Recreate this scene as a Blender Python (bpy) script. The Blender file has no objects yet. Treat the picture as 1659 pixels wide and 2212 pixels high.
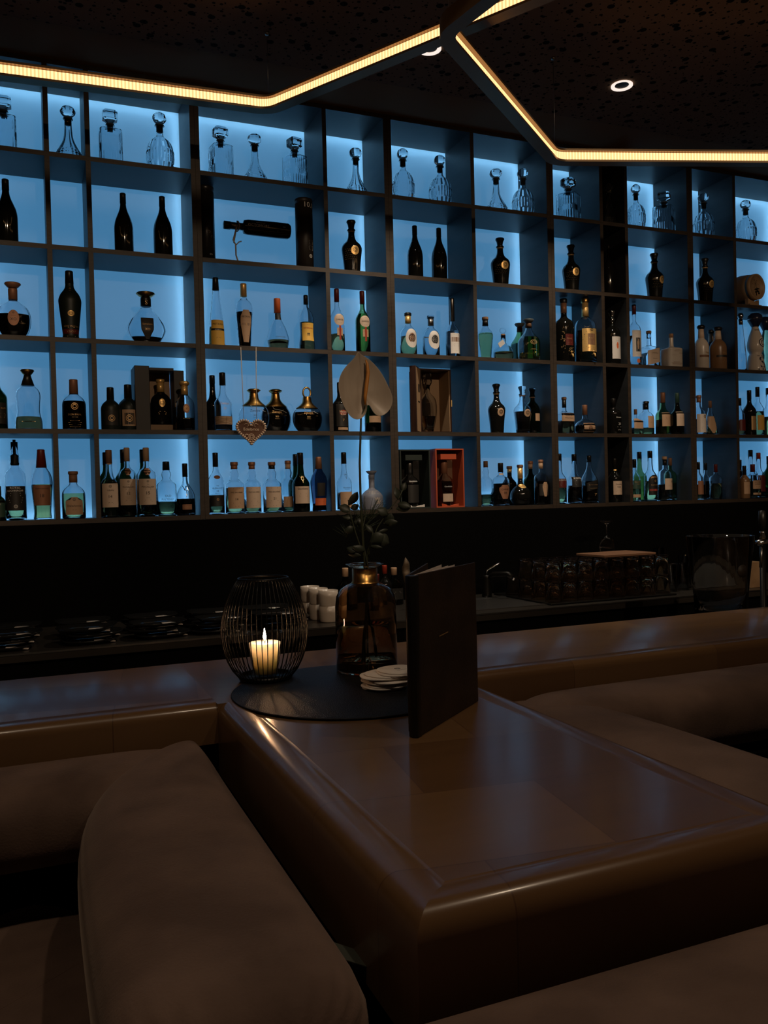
import bpy, bmesh, math, random
from math import sin, cos, pi, radians, sqrt
from mathutils import Vector, Matrix
random.seed(7)
C = bpy.context.scene.collection
# ------------------------------------------------------------------ camera
F, YAW, PITCH, ROLL = 1819.63, 0.394617, -0.01666, -0.0246052
CAM = Vector((-0.091, -3.5938, 1.35))
cw = Vector((sin(YAW)*cos(PITCH), cos(YAW)*cos(PITCH), sin(PITCH)))
_r = Vector((cos(YAW), -sin(YAW), 0)); _u = _r.cross(cw)
cr = _r*cos(ROLL) + _u*sin(ROLL); cu = _u*cos(ROLL) - _r*sin(ROLL)
cd = bpy.data.cameras.new('camera'); cam = bpy.data.objects.new('camera', cd); C.objects.link(cam)
cd.sensor_fit = 'HORIZONTAL'; cd.sensor_width = 36; cd.lens = F/1659*36; cd.clip_start = .02
cam.matrix_world = Matrix(((cr.x, cu.x, -cw.x, CAM.x), (cr.y, cu.y, -cw.y, CAM.y), (cr.z, cu.z, -cw.z, CAM.z), (0, 0, 0, 1)))
S = bpy.context.scene; S.camera = cam
S.view_settings.view_transform = 'Standard'; S.view_settings.look = 'None'
S.view_settings.exposure = 0; S.view_settings.gamma = 1; S.view_settings.use_curve_mapping = False
S.cycles.use_denoising = True; S.cycles.max_bounces = 14; S.cycles.transmission_bounces = 14
S.cycles.transparent_max_bounces = 12; S.cycles.caustics_reflective = False; S.cycles.caustics_refractive = False
S.cycles.sample_clamp_indirect = 12
# ------------------------------------------------------------------ world: the dim warm rest of the bar behind the guests
W = bpy.data.worlds.new('world'); S.world = W; W.use_nodes = True
W.node_tree.nodes['Background'].inputs[0].default_value = (1, .62, .40, 1)
W.node_tree.nodes['Background'].inputs[1].default_value = .014
ZC = 3.118                                                # ceiling height
def spot(name, x, y, e, size=1.25, col=(1, .86, .68)):
    l = bpy.data.lights.new(name, 'SPOT'); l.energy = e; l.spot_size = size; l.spot_blend = .6; l.color = col; l.shadow_soft_size = .025
    o = bpy.data.objects.new(name, l); o.location = (x, y, ZC-.02); C.objects.link(o); return o
for x, y in ((1.401, -.594), (2.318, -.609)): spot('downlight_beam', x, y, 42, 1.5).rotation_euler = (.17, 0, 0)
for x, y in ((-.3, -2.9), (.60, -2.95), (1.5, -2.8)): spot('downlight_beam', x, y, 14, 1.8, (1, .77, .54))  # unseen downlights added to brighten the table and benches
ADDED_SPOTS = ((-.7, -4.0, .16), (.5, -4.05, .0), (1.7, -3.95, -.10), (2.8, -3.9, -.18))   # unseen spotlights added behind the camera for frontal light on the bottle labels
for x, y, rz in ADDED_SPOTS: spot('added_label_beam', x, y, 75, .80, (1, .74, .50)).rotation_euler = (radians(70), 0, rz); C.objects[-1].location.z = ZC-.10

def px(x, y): return cw + cr*((x-829.5)/F) - cu*((y-1106)/F)
def on_z(x, y, z):
    d = px(x, y); return CAM + d*((z-CAM.z)/d.z)
def on_y(x, y, Y):
    d = px(x, y); return CAM + d*((Y-CAM.y)/d.y)
def up_at(x, y, X, Y):
    d = px(x, y); t = ((X-CAM.x)*d.x + (Y-CAM.y)*d.y)/(d.x**2 + d.y**2); return CAM.z + d.z*t
def mpp(p): return (Vector(p)-CAM).dot(cw)/F             # metres per photo pixel at a point

# ------------------------------------------------------------------ materials
def mat(name, col, rough=.5, metal=0, trans=0, ior=1.45, emis=None, es=1, spec=.5, sheen=0, coat=0, alpha=1):
    m = bpy.data.materials.new(name); m.use_nodes = True; b = m.node_tree.nodes['Principled BSDF']
    b.inputs['Base Color'].default_value = (*col, 1); b.inputs['Roughness'].default_value = rough; b.inputs['Metallic'].default_value = metal
    b.inputs['Transmission Weight'].default_value = trans; b.inputs['IOR'].default_value = ior; b.inputs['Specular IOR Level'].default_value = spec
    b.inputs['Sheen Weight'].default_value = sheen; b.inputs['Coat Weight'].default_value = coat
    if emis: b.inputs['Emission Color'].default_value = (*emis, 1); b.inputs['Emission Strength'].default_value = es
    return m
def nd(m, t, **k):
    n = m.node_tree.nodes.new(t)
    for a, v in k.items(): setattr(n, a, v)
    return n
def lk(m, a, b): m.node_tree.links.new(a, b)
def noisy(m, c1, c2, scale=8, detail=4, stretch=(1, 1, 1), bump=0, bscale=60, lo=.35, hi=.65):
    tc = nd(m, 'ShaderNodeTexCoord'); mp = nd(m, 'ShaderNodeMapping'); mp.inputs['Scale'].default_value = stretch
    n = nd(m, 'ShaderNodeTexNoise'); n.inputs['Scale'].default_value = scale; n.inputs['Detail'].default_value = detail
    r = nd(m, 'ShaderNodeValToRGB'); r.color_ramp.elements[0].color = (*c1, 1); r.color_ramp.elements[1].color = (*c2, 1)
    r.color_ramp.elements[0].position = lo; r.color_ramp.elements[1].position = hi
    b = m.node_tree.nodes['Principled BSDF']
    lk(m, tc.outputs['Object'], mp.inputs[0]); lk(m, mp.outputs[0], n.inputs[0]); lk(m, n.outputs[0], r.inputs[0]); lk(m, r.outputs[0], b.inputs['Base Color'])
    if bump:
        n2 = nd(m, 'ShaderNodeTexNoise'); n2.inputs['Scale'].default_value = bscale; bp = nd(m, 'ShaderNodeBump'); bp.inputs['Strength'].default_value = bump
        bp.inputs['Distance'].default_value = .002
        lk(m, tc.outputs['Object'], n2.inputs[0]); lk(m, n2.outputs[0], bp.inputs['Height']); lk(m, bp.outputs[0], b.inputs['Normal'])
    return m
M = {}
M['clear'] = mat('clear_glass', (.93, .97, 1), .0, trans=1, ior=1.45)
M['cut'] = mat('cut_glass', (.9, .95, .98), .02, trans=1, ior=1.5)
M['greenglass'] = mat('green_glass', (.44, .58, .36), .0, trans=1)
M['dkgreenglass'] = mat('dark_green_glass', (.05, .13, .05), .0, trans=1)
M['blueglass'] = mat('blue_grey_glass', (.35, .42, .55), .0, trans=1)
M['amberglass'] = mat('amber_glass', (.70, .52, .34), .0, trans=1)
M['black'] = mat('black_glass', (.006, .006, .005), .08, spec=.6)
M['matt'] = mat('matt_dark_green', (.010, .016, .012), .45)
M['amber'] = mat('amber_spirit', (.62, .56, .20), .0, trans=1, ior=1.33)
M['paleg'] = mat('pale_green_spirit', (.68, .70, .30), .0, trans=1, ior=1.33)
M['brown'] = mat('brown_spirit', (.32, .17, .06), .0, trans=1, ior=1.33)
M['dark'] = mat('dark_spirit', (.012, .007, .004), .1)
M['water'] = mat('water', (.95, .97, 1), 0, trans=1, ior=1.33)
M['capblack'] = mat('black_cap', (.012, .011, .010), .35)
M['cork'] = noisy(mat('cork', (.3, .16, .08), .7), (.20, .10, .05), (.36, .20, .11), 60)
M['stop'] = mat('stopper_collar', (.10, .11, .11), .5)
M['gold'] = mat('gold', (.95, .60, .22), .35, .55)
M['brass'] = noisy(mat('brushed_brass', (.45, .27, .09), .3, 1), (.40, .22, .06), (.60, .36, .12), 6, stretch=(40, 40, 1))
M['red'] = mat('red_foil', (.35, .04, .02), .4); M['orange'] = mat('orange_foil', (.75, .16, .05), .45)
M['wine'] = mat('wine_red', (.12, .015, .012), .4); M['brownp'] = mat('brown_paper', (.22, .11, .06), .6)
M['cream'] = mat('cream_paper', (.62, .46, .34), .6); M['white'] = mat('white_paper', (.75, .68, .62), .6)
M['tan'] = mat('tan_paper', (.52, .33, .20), .6); M['yellow'] = mat('yellow_paper', (.80, .46, .08), .55)
M['copper'] = mat('copper_paper', (.34, .16, .09), .5, .3); M['greenp'] = mat('green_paper', (.03, .07, .05), .5)
M['ink'] = mat('black_ink', (.008, .007, .006), .5); M['goldink'] = mat('gold_ink', (.65, .40, .18), .4, .5)
M['whiteink'] = mat('white_ink', (.75, .72, .68), .5); M['redink'] = mat('red_ink', (.42, .06, .04), .5)
M['blueink'] = mat('blue_black_ink', (.02, .025, .05), .5); M['darkp'] = mat('dark_label', (.02, .018, .016), .5)
M['ceram'] = mat('cream_ceramic', (.62, .54, .46), .25); M['wedge'] = mat('blue_grey_stoneware', (.24, .26, .33), .45)
M['brownc'] = mat('brown_ceramic', (.22, .12, .06), .3); M['bluef'] = mat('navy_glaze', (.015, .02, .05), .25)
M['chrome'] = mat('chrome', (.75, .75, .75), .12, 1); M['steel'] = mat('brushed_steel', (.32, .31, .30), .32, 1)
M['carc'] = noisy(mat('anthracite_board', (.1, .1, .1), .45), (.022, .024, .026), (.031, .033, .036), 3, stretch=(1, 1, 10))
M['edge'] = noisy(mat('board_edge', (.2, .13, .09), .5), (.030, .020, .013), (.046, .031, .021), 20, stretch=(1, 1, 6))
M['splash'] = mat('black_splashback', (.0016, .0015, .0014), .85, spec=.08); M['blackm'] = mat('black_metal', (.012, .011, .010), .35, .6)
M['worktop'] = mat('dark_worktop', (.03, .026, .022), .3)
M['ceil'] = mat('ceiling_board', (.30, .18, .10), .9, spec=.1); M['wall'] = mat('dark_wall', (.05, .04, .035), .8)
M['floor'] = noisy(mat('dark_floor', (.03, .02, .015), .5), (.02, .014, .01), (.04, .028, .02), 3)
M['pwhite'] = mat('light_box_white', (.85, .88, .9), .7)
M['china'] = mat('white_china', (.52, .44, .37), .3); M['blackgl'] = mat('black_porcelain', (.012, .012, .012), .08, spec=.7)
M['napkin'] = mat('white_napkin', (.85, .76, .70), .7); M['wax'] = mat('candle_wax', (.97, .84, .70), .5)
M['wick'] = mat('wick', (.02, .015, .01), .8)
b = M['wax'].node_tree.nodes['Principled BSDF']; b.inputs['Subsurface Weight'].default_value = 1; b.inputs['Subsurface Radius'].default_value = (1, 1, 1); b.inputs['Subsurface Scale'].default_value = .05
M['velvet'] = noisy(mat('brown_velvet', (.1, .06, .04), .85, sheen=.35), (.105, .062, .046), (.20, .125, .094), 6, 8, bump=.25, bscale=240)
b = M['velvet'].node_tree.nodes['Principled BSDF']; b.inputs['Sheen Tint'].default_value = (.9, .7, .55, 1); b.inputs['Sheen Roughness'].default_value = .4
M['leatherb'] = noisy(mat('black_grained_leather', (.012, .012, .013), .42, spec=.45), (.005, .005, .006), (.009, .009, .010), 30, bump=.8, bscale=420)
M['menu'] = noisy(mat('brown_leather', (.05, .025, .015), .5), (.026, .016, .010), (.044, .027, .017), 12, bump=.3, bscale=300)
M['spine'] = mat('black_leather_spine', (.008, .007, .006), .35)
M['spathe'] = noisy(mat('white_spathe', (.5, .42, .34), .4), (.29, .235, .185), (.36, .30, .24), 5, stretch=(6, 6, 1))
M['spadix'] = mat('orange_spadix', (.42, .17, .03), .5); M['stem'] = mat('dark_stem', (.03, .035, .018), .5)
M['leaf'] = noisy(mat('grey_green_leaf', (.06, .07, .05), .5), (.016, .022, .015), (.034, .040, .028), 9); M['needle'] = mat('green_needle', (.03, .045, .025), .5)
M['ginger'] = noisy(mat('gingerbread', (.09, .035, .015), .6), (.07, .026, .011), (.13, .05, .02), 25); M['icing'] = mat('cream_icing', (.68, .50, .36), .45)
M['ribbon'] = mat('ribbon', (.40, .34, .29), .6); M['rope'] = mat('rope', (.42, .36, .30), .8)
M['oak'] = noisy(mat('oak', (.3, .18, .09), .5), (.24, .14, .07), (.38, .24, .13), 8, stretch=(1, 12, 1)); M['oakd'] = mat('dark_stave', (.16, .10, .055), .55)
M['boxwood'] = noisy(mat('walnut_box', (.03, .012, .008), .35), (.018, .007, .005), (.04, .016, .01), 6, stretch=(8, 8, 1)); M['lining'] = mat('cream_lining', (.32, .20, .11), .6)
M['boxdark'] = mat('dark_card', (.02, .016, .014), .5); M['boxgreen'] = mat('dark_green_card', (.018, .026, .021), .5); M['boxorange'] = mat('orange_card', (.50, .085, .03), .5)
M['tube'] = mat('black_tin_tube', (.014, .012, .011), .3); M['tube2'] = mat('brown_tin_tube', (.022, .017, .014), .45)
M['feather'] = mat('feather', (.13, .09, .055), .7); M['wicker'] = noisy(mat('wicker', (.3, .2, .12), .8), (.2, .12, .07), (.4, .27, .16), 40, stretch=(1, 1, 8))
M['tag'] = mat('grey_plate', (.10, .11, .09), .5)
M['bronze'] = mat('bronze_aluminium', (.22, .15, .085), .38, .75)
def wood():
    m = mat('maple_veneer', (.2, .1, .05), .16, coat=.35); b = m.node_tree.nodes['Principled BSDF']; b.inputs['Coat Roughness'].default_value = .14; b.inputs['Roughness'].default_value = .3
    tc = nd(m, 'ShaderNodeTexCoord'); mp = nd(m, 'ShaderNodeMapping'); mp.inputs['Rotation'].default_value = (0, 0, radians(8))
    br = nd(m, 'ShaderNodeTexBrick'); br.offset = .37; br.inputs['Color1'].default_value = (.145, .076, .034, 1); br.inputs['Color2'].default_value = (.215, .122, .056, 1)
    br.inputs['Mortar'].default_value = (.12, .06, .03, 1); br.inputs['Scale'].default_value = 1; br.inputs['Mortar Size'].default_value = .0012
    br.inputs['Brick Width'].default_value = .47; br.inputs['Row Height'].default_value = .24; br.inputs['Mortar Smooth'].default_value = .3
    n = nd(m, 'ShaderNodeTexNoise'); n.inputs['Scale'].default_value = 5; n.inputs['Detail'].default_value = 5; mp2 = nd(m, 'ShaderNodeMapping'); mp2.inputs['Scale'].default_value = (1, 6, 1)
    mx = nd(m, 'ShaderNodeMix', data_type='RGBA', blend_type='MULTIPLY'); mx.inputs[0].default_value = .6
    r = nd(m, 'ShaderNodeValToRGB'); r.color_ramp.elements[0].color = (.62, .55, .5, 1); r.color_ramp.elements[1].color = (1.1, 1.05, 1, 1)
    lk(m, tc.outputs['Object'], mp.inputs[0]); lk(m, mp.outputs[0], br.inputs[0]); lk(m, tc.outputs['Object'], mp2.inputs[0]); lk(m, mp2.outputs[0], n.inputs[0])
    lk(m, n.outputs[0], r.inputs[0]); lk(m, br.outputs[0], mx.inputs[6]); lk(m, r.outputs[0], mx.inputs[7]); lk(m, mx.outputs[2], b.inputs['Base Color'])
    return m
M['wood'] = wood()
def led():
    m = mat('led_diffuser', (0, 0, 0), .4); b = m.node_tree.nodes['Principled BSDF']
    tc = nd(m, 'ShaderNodeTexCoord'); sp = nd(m, 'ShaderNodeSeparateXYZ'); k = nd(m, 'ShaderNodeMath', operation='MULTIPLY'); k.inputs[1].default_value = 2*pi/.0125
    s = nd(m, 'ShaderNodeMath', operation='SINE'); r = nd(m, 'ShaderNodeMapRange'); r.inputs[1].default_value = -1; r.inputs[3].default_value = 1.15; r.inputs[4].default_value = 2.5
    lk(m, tc.outputs['UV'], sp.inputs[0]); lk(m, sp.outputs[0], k.inputs[0]); lk(m, k.outputs[0], s.inputs[0]); lk(m, s.outputs[0], r.inputs[0]); lk(m, r.outputs[0], b.inputs['Emission Strength'])
    b.inputs['Emission Color'].default_value = (1, .54, .22, 1); return m
M['led'] = led()
M['ledblue'] = mat('blue_led_tape', (0, 0, 0), emis=(.33, .70, 1), es=8.5)
def panel():                                             # opal acrylic lit from behind: glows evenly, and lets the tape at the rim shine through
    m = bpy.data.materials.new('opal_acrylic'); m.use_nodes = True; t = m.node_tree; t.nodes.clear()
    o = nd(m, 'ShaderNodeOutputMaterial'); a = nd(m, 'ShaderNodeAddShader'); e = nd(m, 'ShaderNodeEmission'); mx = nd(m, 'ShaderNodeMixShader')
    tr = nd(m, 'ShaderNodeBsdfTranslucent'); df = nd(m, 'ShaderNodeBsdfDiffuse'); tr.inputs[0].default_value = (.8, .85, .9, 1); df.inputs[0].default_value = (.5, .55, .6, 1)
    e.inputs[0].default_value = (.07, .245, .44, 1); e.inputs[1].default_value = .30; mx.inputs[0].default_value = .35
    lk(m, tr.outputs[0], mx.inputs[1]); lk(m, df.outputs[0], mx.inputs[2]); lk(m, mx.outputs[0], a.inputs[0]); lk(m, e.outputs[0], a.inputs[1]); lk(m, a.outputs[0], o.inputs[0]); return m
M['panel'] = panel()
def ceil_holes():
    m = mat('perforated_ceiling', (.36, .23, .14), .9, spec=.1); b = m.node_tree.nodes['Principled BSDF']
    tc = nd(m, 'ShaderNodeTexCoord'); prev = None
    for sc, th, off in ((9, .125, 0), (17, .11, 3.3), (28, .09, 7.1)):
        mp = nd(m, 'ShaderNodeMapping'); mp.inputs['Location'].default_value = (off, off*.7, 0); v = nd(m, 'ShaderNodeTexVoronoi'); v.voronoi_dimensions = '2D'; v.inputs['Scale'].default_value = sc
        c = nd(m, 'ShaderNodeMath', operation='LESS_THAN'); c.inputs[1].default_value = th
        lk(m, tc.outputs['Object'], mp.inputs[0]); lk(m, mp.outputs[0], v.inputs[0]); lk(m, v.outputs['Distance'], c.inputs[0])
        if prev is None: prev = c
        else:
            x = nd(m, 'ShaderNodeMath', operation='MAXIMUM'); lk(m, prev.outputs[0], x.inputs[0]); lk(m, c.outputs[0], x.inputs[1]); prev = x
    mx = nd(m, 'ShaderNodeMix', data_type='RGBA'); mx.inputs[6].default_value = (.24, .15, .095, 1); mx.inputs[7].default_value = (.012, .009, .007, 1)
    lk(m, prev.outputs[0], mx.inputs[0]); lk(m, mx.outputs[2], b.inputs['Base Color']); return m
M['holes'] = ceil_holes()
def thin(name, tint):                                    # thin-walled blown glass: lets light straight through, mirrors at grazing angles
    m = bpy.data.materials.new(name); m.use_nodes = True; t = m.node_tree; t.nodes.clear(); o = nd(m, 'ShaderNodeOutputMaterial'); f = nd(m, 'ShaderNodeFresnel'); f.inputs[0].default_value = 1.5
    a = nd(m, 'ShaderNodeBsdfTransparent'); a.inputs[0].default_value = (*tint, 1); g = nd(m, 'ShaderNodeBsdfGlossy'); g.inputs['Roughness'].default_value = .02; x = nd(m, 'ShaderNodeMixShader')
    gg = nd(m, 'ShaderNodeNewGeometry'); iv = nd(m, 'ShaderNodeMath', operation='SUBTRACT'); iv.inputs[0].default_value = 1; ml = nd(m, 'ShaderNodeMath', operation='MULTIPLY')
    lk(m, gg.outputs['Backfacing'], iv.inputs[1]); lk(m, iv.outputs[0], ml.inputs[0]); lk(m, f.outputs[0], ml.inputs[1]); lk(m, ml.outputs[0], x.inputs[0]); lk(m, a.outputs[0], x.inputs[1]); lk(m, g.outputs[0], x.inputs[2]); lk(m, x.outputs[0], o.inputs[0]); return m
M['badge'] = mat('dull_badge', (.03, .022, .016), .6)
M['warmglass'] = mat('tumbler_glass', (.95, .84, .72), 0, trans=1)
M['thin'] = thin('thin_glass', (.96, .95, .94))
M['flame'] = mat('flame', (0, 0, 0), emis=(1, .56, .28), es=300)
M['rim_glow'] = mat('self_lit_rim', (.85, .82, .8), .3, emis=(1, .85, .75), es=1.0)  # emission stands in for lamp light falling on the downlight rim

# ------------------------------------------------------------------ mesh helpers
class MB:
    def __init__(s): s.v = []; s.f = []; s.sm = []; s.uv = None
    def add(s, vs, fs, smooth=True):
        o = len(s.v); s.v += [tuple(v) for v in vs]; s.f += [tuple(i+o for i in f) for f in fs]; s.sm += [smooth]*len(fs); return s
    def box(s, a, b, smooth=False):
        x0, y0, z0 = a; x1, y1, z1 = b
        return s.add([(x0, y0, z0), (x1, y0, z0), (x1, y1, z0), (x0, y1, z0), (x0, y0, z1), (x1, y0, z1), (x1, y1, z1), (x0, y1, z1)],
              [(0, 3, 2, 1), (4, 5, 6, 7), (0, 1, 5, 4), (1, 2, 6, 5), (2, 3, 7, 6), (3, 0, 4, 7)], smooth)
    def rings(s, rings, cap0=True, cap1=True, smooth=True, closed=True):
        n = len(rings[0]); vs = [p for r in rings for p in r]; fs = []
        for i in range(len(rings)-1):
            for j in range(n if closed else n-1):
                k = (j+1) % n; fs.append((i*n+j, i*n+k, (i+1)*n+k, (i+1)*n+j))
        if cap0: fs.append(tuple(range(n-1, -1, -1)))
        if cap1: fs.append(tuple((len(rings)-1)*n+j for j in range(n)))
        return s.add(vs, fs, smooth)
    def lathe(s, prof, seg=24, c=(0, 0, 0), smooth=True, cap0=True, cap1=True, mod=None):
        R = []
        for p in prof:
            r, z = p[0], p[1]
            R.append([(c[0]+r*cos(2*pi*j/seg)*(mod(2*pi*j/seg, z) if mod else 1), c[1]+r*sin(2*pi*j/seg)*(mod(2*pi*j/seg, z) if mod else 1), c[2]+z) for j in range(seg)])
        return s.rings(R, cap0, cap1, smooth)
    def tube(s, pts, r, seg=8, closed=False):
        pts = [Vector(p) for p in pts]; R = []; n = len(pts); up = None
        for i, p in enumerate(pts):
            a = pts[i-1] if (i or closed) else p; b_ = pts[(i+1) % n] if (i < n-1 or closed) else p
            t = (b_-a).normalized()
            if up is None: up = Vector((0, 0, 1)) if abs(t.z) < .9 else Vector((1, 0, 0))
            u = (up - t*up.dot(t)).normalized(); w = t.cross(u); up = u
            rr = r[i] if isinstance(r, (list, tuple)) else r
            R.append([p + u*rr*cos(2*pi*j/seg) + w*rr*sin(2*pi*j/seg) for j in range(seg)])
        if closed:
            R.append(R[0]); return s.rings(R, False, False)
        return s.rings(R)
    def build(s, name, m, parent=None, bevel=0, loc=None, fix=True, shade=None):
        me = bpy.data.meshes.new(name); me.from_pydata([tuple(v) for v in s.v], [], s.f)
        me.polygons.foreach_set('use_smooth', s.sm)
        if s.uv:
            l = me.uv_layers.new(name='UV')
            for lp in me.loops: l.data[lp.index].uv = s.uv[lp.vertex_index]
        if fix:
            bm = bmesh.new(); bm.from_mesh(me); bmesh.ops.remove_doubles(bm, verts=bm.verts, dist=1e-6); bmesh.ops.recalc_face_normals(bm, faces=bm.faces); bm.to_mesh(me); bm.free()
        me.materials.append(M[m] if isinstance(m, str) else m)
        o = bpy.data.objects.new(name, me); C.objects.link(o)
        if parent is not None: o.parent = parent
        if loc: o.location = loc
        if bevel:
            md = o.modifiers.new('bevel', 'BEVEL'); md.width = bevel; md.segments = 2; md.limit_method = 'ANGLE'
        return o
def tag(o, label, cat, group=None):
    o['label'] = label; o['category'] = cat
    if group: o['group'] = group
    return o
def thing(name, label, cat, loc=(0, 0, 0), rz=0, group=None):
    o = bpy.data.objects.new(name, None); o.empty_display_size = .05; C.objects.link(o); o.location = loc; o.rotation_euler = (0, 0, rz)
    return tag(o, label, cat, group)
def struct(o): o['kind'] = 'structure'; return o
def dup(root, loc, rz=0, label=None, group=None):
    r = root.copy(); C.objects.link(r); r.location = loc; r.rotation_euler = (0, 0, rz)
    if label: r['label'] = label
    if group: r['group'] = group
    for ch in list(root.children):
        c = ch.copy(); C.objects.link(c); c.parent = r
        for g in ch.children:
            d = g.copy(); C.objects.link(d); d.parent = c
    return r
_tx = {}
def text_data(s):
    if s not in _tx:
        cu_ = bpy.data.curves.new('t', 'FONT'); cu_.body = s; cu_.align_x = 'CENTER'; cu_.align_y = 'CENTER'; cu_.resolution_u = 2; cu_.size = 1
        o = bpy.data.objects.new('t', cu_); C.objects.link(o); bpy.context.view_layer.update()
        me = bpy.data.meshes.new_from_object(o.evaluated_get(bpy.context.evaluated_depsgraph_get()))
        vs = [tuple(v.co) for v in me.vertices]; fs = [tuple(p.vertices) for p in me.polygons]
        bpy.data.objects.remove(o); bpy.data.meshes.remove(me)
        w = max(v[0] for v in vs)-min(v[0] for v in vs); h = max(v[1] for v in vs)-min(v[1] for v in vs); cx = (max(v[0] for v in vs)+min(v[0] for v in vs))/2; cy = (max(v[1] for v in vs)+min(v[1] for v in vs))/2
        _tx[s] = ([((v[0]-cx)/w, (v[1]-cy)/w) for v in vs], fs, h/w)
    return _tx[s]
def lettering(parent, m, items, fn, name='lettering'):
    """items: (text, width, centre u, centre v); fn maps (u, v) on the surface to a 3-D point"""
    mb = MB()
    for s, w, u0, v0 in items:
        if s.startswith('|'):                            # rows of fine print
            n = int(s[1:]); 
            for i in range(n):
                ww = w*(.7+.3*((i*7) % 4)/3); v = v0 - i*w*.16
                mb.add([fn(u0-ww/2, v), fn(u0+ww/2, v), fn(u0+ww/2, v+w*.035), fn(u0-ww/2, v+w*.035)], [(0, 1, 2, 3)])
        elif s == '@':                                   # round emblem ring
            k = 20; vs = [fn(u0+rr*cos(2*pi*j/k), v0+rr*sin(2*pi*j/k)) for rr in (w/2, w*.40, w*.28, w*.2) for j in range(k)]
            mb.add(vs, [(j, (j+1) % k, k+(j+1) % k, k+j) for j in range(k)] + [(2*k+j, 2*k+(j+1) % k, 3*k+(j+1) % k, 3*k+j) for j in range(k)])
        else:
            vs, fs, _ = text_data(s); mb.add([fn(u0+a*w, v0+b_*w) for a, b_ in vs], fs)
    return mb.build(name, m, parent, fix=False)

# ------------------------------------------------------------------ setting
MB().box((-2.2, -4.6, -.05), (5.2, .4, 0)).build('floor', 'floor').__setitem__('kind', 'structure')
struct(MB().box((-2.2, .33, 0), (5.2, .40, ZC+.1)).build('wall_back', 'wall'))
struct(MB().box((-2.27, -4.6, 0), (-2.2, .4, ZC+.1)).build('wall_left', 'wall'))
SEAM = -.27
ce = MB().box((-2.2, SEAM, ZC), (5.2, .4, ZC+.06)).build('ceiling', 'ceil'); struct(ce)
c2 = MB().box((-2.2, -4.6, ZC-.004), (5.2, SEAM, ZC+.06)).build('perforated_ceiling', 'holes'); struct(c2); c2.name = 'ceiling'
struct(MB().box((-2.2, -.005, 0), (5.2, .02, 1.277)).build('trim_1', 'splash'))
# ------------------------------------------------------------------ shelving: five lit modules side by side
ZB = [3.108, 2.744, 2.378, 2.012, 1.647, 1.287]; TH = .019; D = .2614
EDG = [-.301, .5831, 1.4673, 2.3506, 3.2465, 4.13]; DIV = [[0., .1543], [1.1604], [1.9103], [2.6621, 2.8201], [3.5641]]
WORDS = ['leftmost shelving bay above the dish stacks', 'shelving bay with the hanging heart and the tube tins', 'shelving bay holding the gift boxes', 'shelving bay with the narrow dark column', 'rightmost shelving bay holding the small barrel']
for k in range(5):
    a, b_ = EDG[k], EDG[k+1]; t = thing('shelving_unit', 'dark board ' + WORDS[k] + ', blue back panels', 'shelving', (0, 0, 0))
    for x0 in (a+.0004, b_-TH-.0004):
        s = MB().box((x0, 0.0012, ZB[5]-TH/2), (x0+TH, .318, ZB[0]+TH/2)).build('side_panel', 'carc', t); MB().box((x0, 0, ZB[5]-TH/2), (x0+TH, .0011, ZB[0]+TH/2)).build('edge_band', 'edge', s)
    for z in ZB:
        s = MB().box((a+TH+.001, .0012, z-TH/2), (b_-TH-.001, D, z+TH/2)).build('shelf_board', 'carc', t); MB().box((a+TH+.001, 0, z-TH/2), (b_-TH-.001, .0011, z+TH/2)).build('edge_band', 'edge', s)
    for x in DIV[k]:
        for i in range(5):
            s = MB().box((x-TH/2, .0012, ZB[i+1]+TH/2+.0003), (x+TH/2, D, ZB[i]-TH/2-.0003)).build('divider', 'carc', t)
            MB().box((x-TH/2, -.0006, ZB[i+1]+TH/2+.0003), (x+TH/2, .0011, ZB[i]-TH/2-.0003)).build('edge_band', 'edge', s)
    for p0, p1, pm in (((a+TH+.001, 2.6621, 'panel'), (2.6625, 2.8197, 'carc'), (2.8201, b_-TH-.001, 'panel')) if k == 3 else ((a+TH+.001, b_-TH-.001, 'panel'),)):
        MB().box((p0, D+.0005, ZB[5]), (p1, D+.0045, ZB[0])).build('back_panel', pm, t)
    MB().box((a+TH+.001, .312, ZB[5]), (b_-TH-.001, .318, ZB[0])).build('light_box_back', 'pwhite', t)
    for x in (a+TH+.006, b_-TH-.012): MB().box((x, .285, ZB[5]+.02), (x+.006, .290, ZB[0]-.02)).build('led_tape', 'ledblue', t)
    for z in (ZB[5]+.012, ZB[0]-.018): MB().box((a+.03, .285, z), (b_-.03, .290, z+.006)).build('led_tape', 'ledblue', t)

# ------------------------------------------------------------------ bottles
K = {}                                                   # kind: (r, z, squareness, flatness), cap start
def kk(n, cap, *p): K[n] = (cap, [tuple(q)+(2, 1)[len(q)-2:] if len(q) < 4 else tuple(q) for q in p])
kk('std', .80, (.94, 0), (1, .015), (1, .50), (.99, .54), (.90, .585), (.62, .645), (.42, .69), (.34, .73), (.32, .80), (.32, .97))
kk('broad', .77, (.94, 0), (1, .02), (1, .54), (.97, .60), (.80, .655), (.50, .69), (.33, .72), (.30, .77), (.30, .97))
kk('burg', .84, (.95, 0), (1, .015), (1, .42), (.98, .48), (.88, .56), (.68, .64), (.48, .71), (.36, .77), (.31, .83), (.30, .97))
kk('bulb', .84, (.92, 0), (1, .02), (1, .52), (.96, .57), (.80, .61), (.58, .64), (.46, .665), (.42, .69), (.47, .73), (.49, .765), (.42, .81), (.34, .845), (.33, .97))
kk('tallb', .86, (.92, 0), (1, .02), (1, .44), (.95, .50), (.70, .56), (.50, .60), (.40, .66), (.34, .76), (.33, .97))
kk('glenm', .72, (.80, 0), (.84, .03), (.80, .10), (.86, .25), (1, .50), (.97, .58), (.80, .66), (.52, .73), (.40, .78), (.36, .82), (.34, .97))
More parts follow.
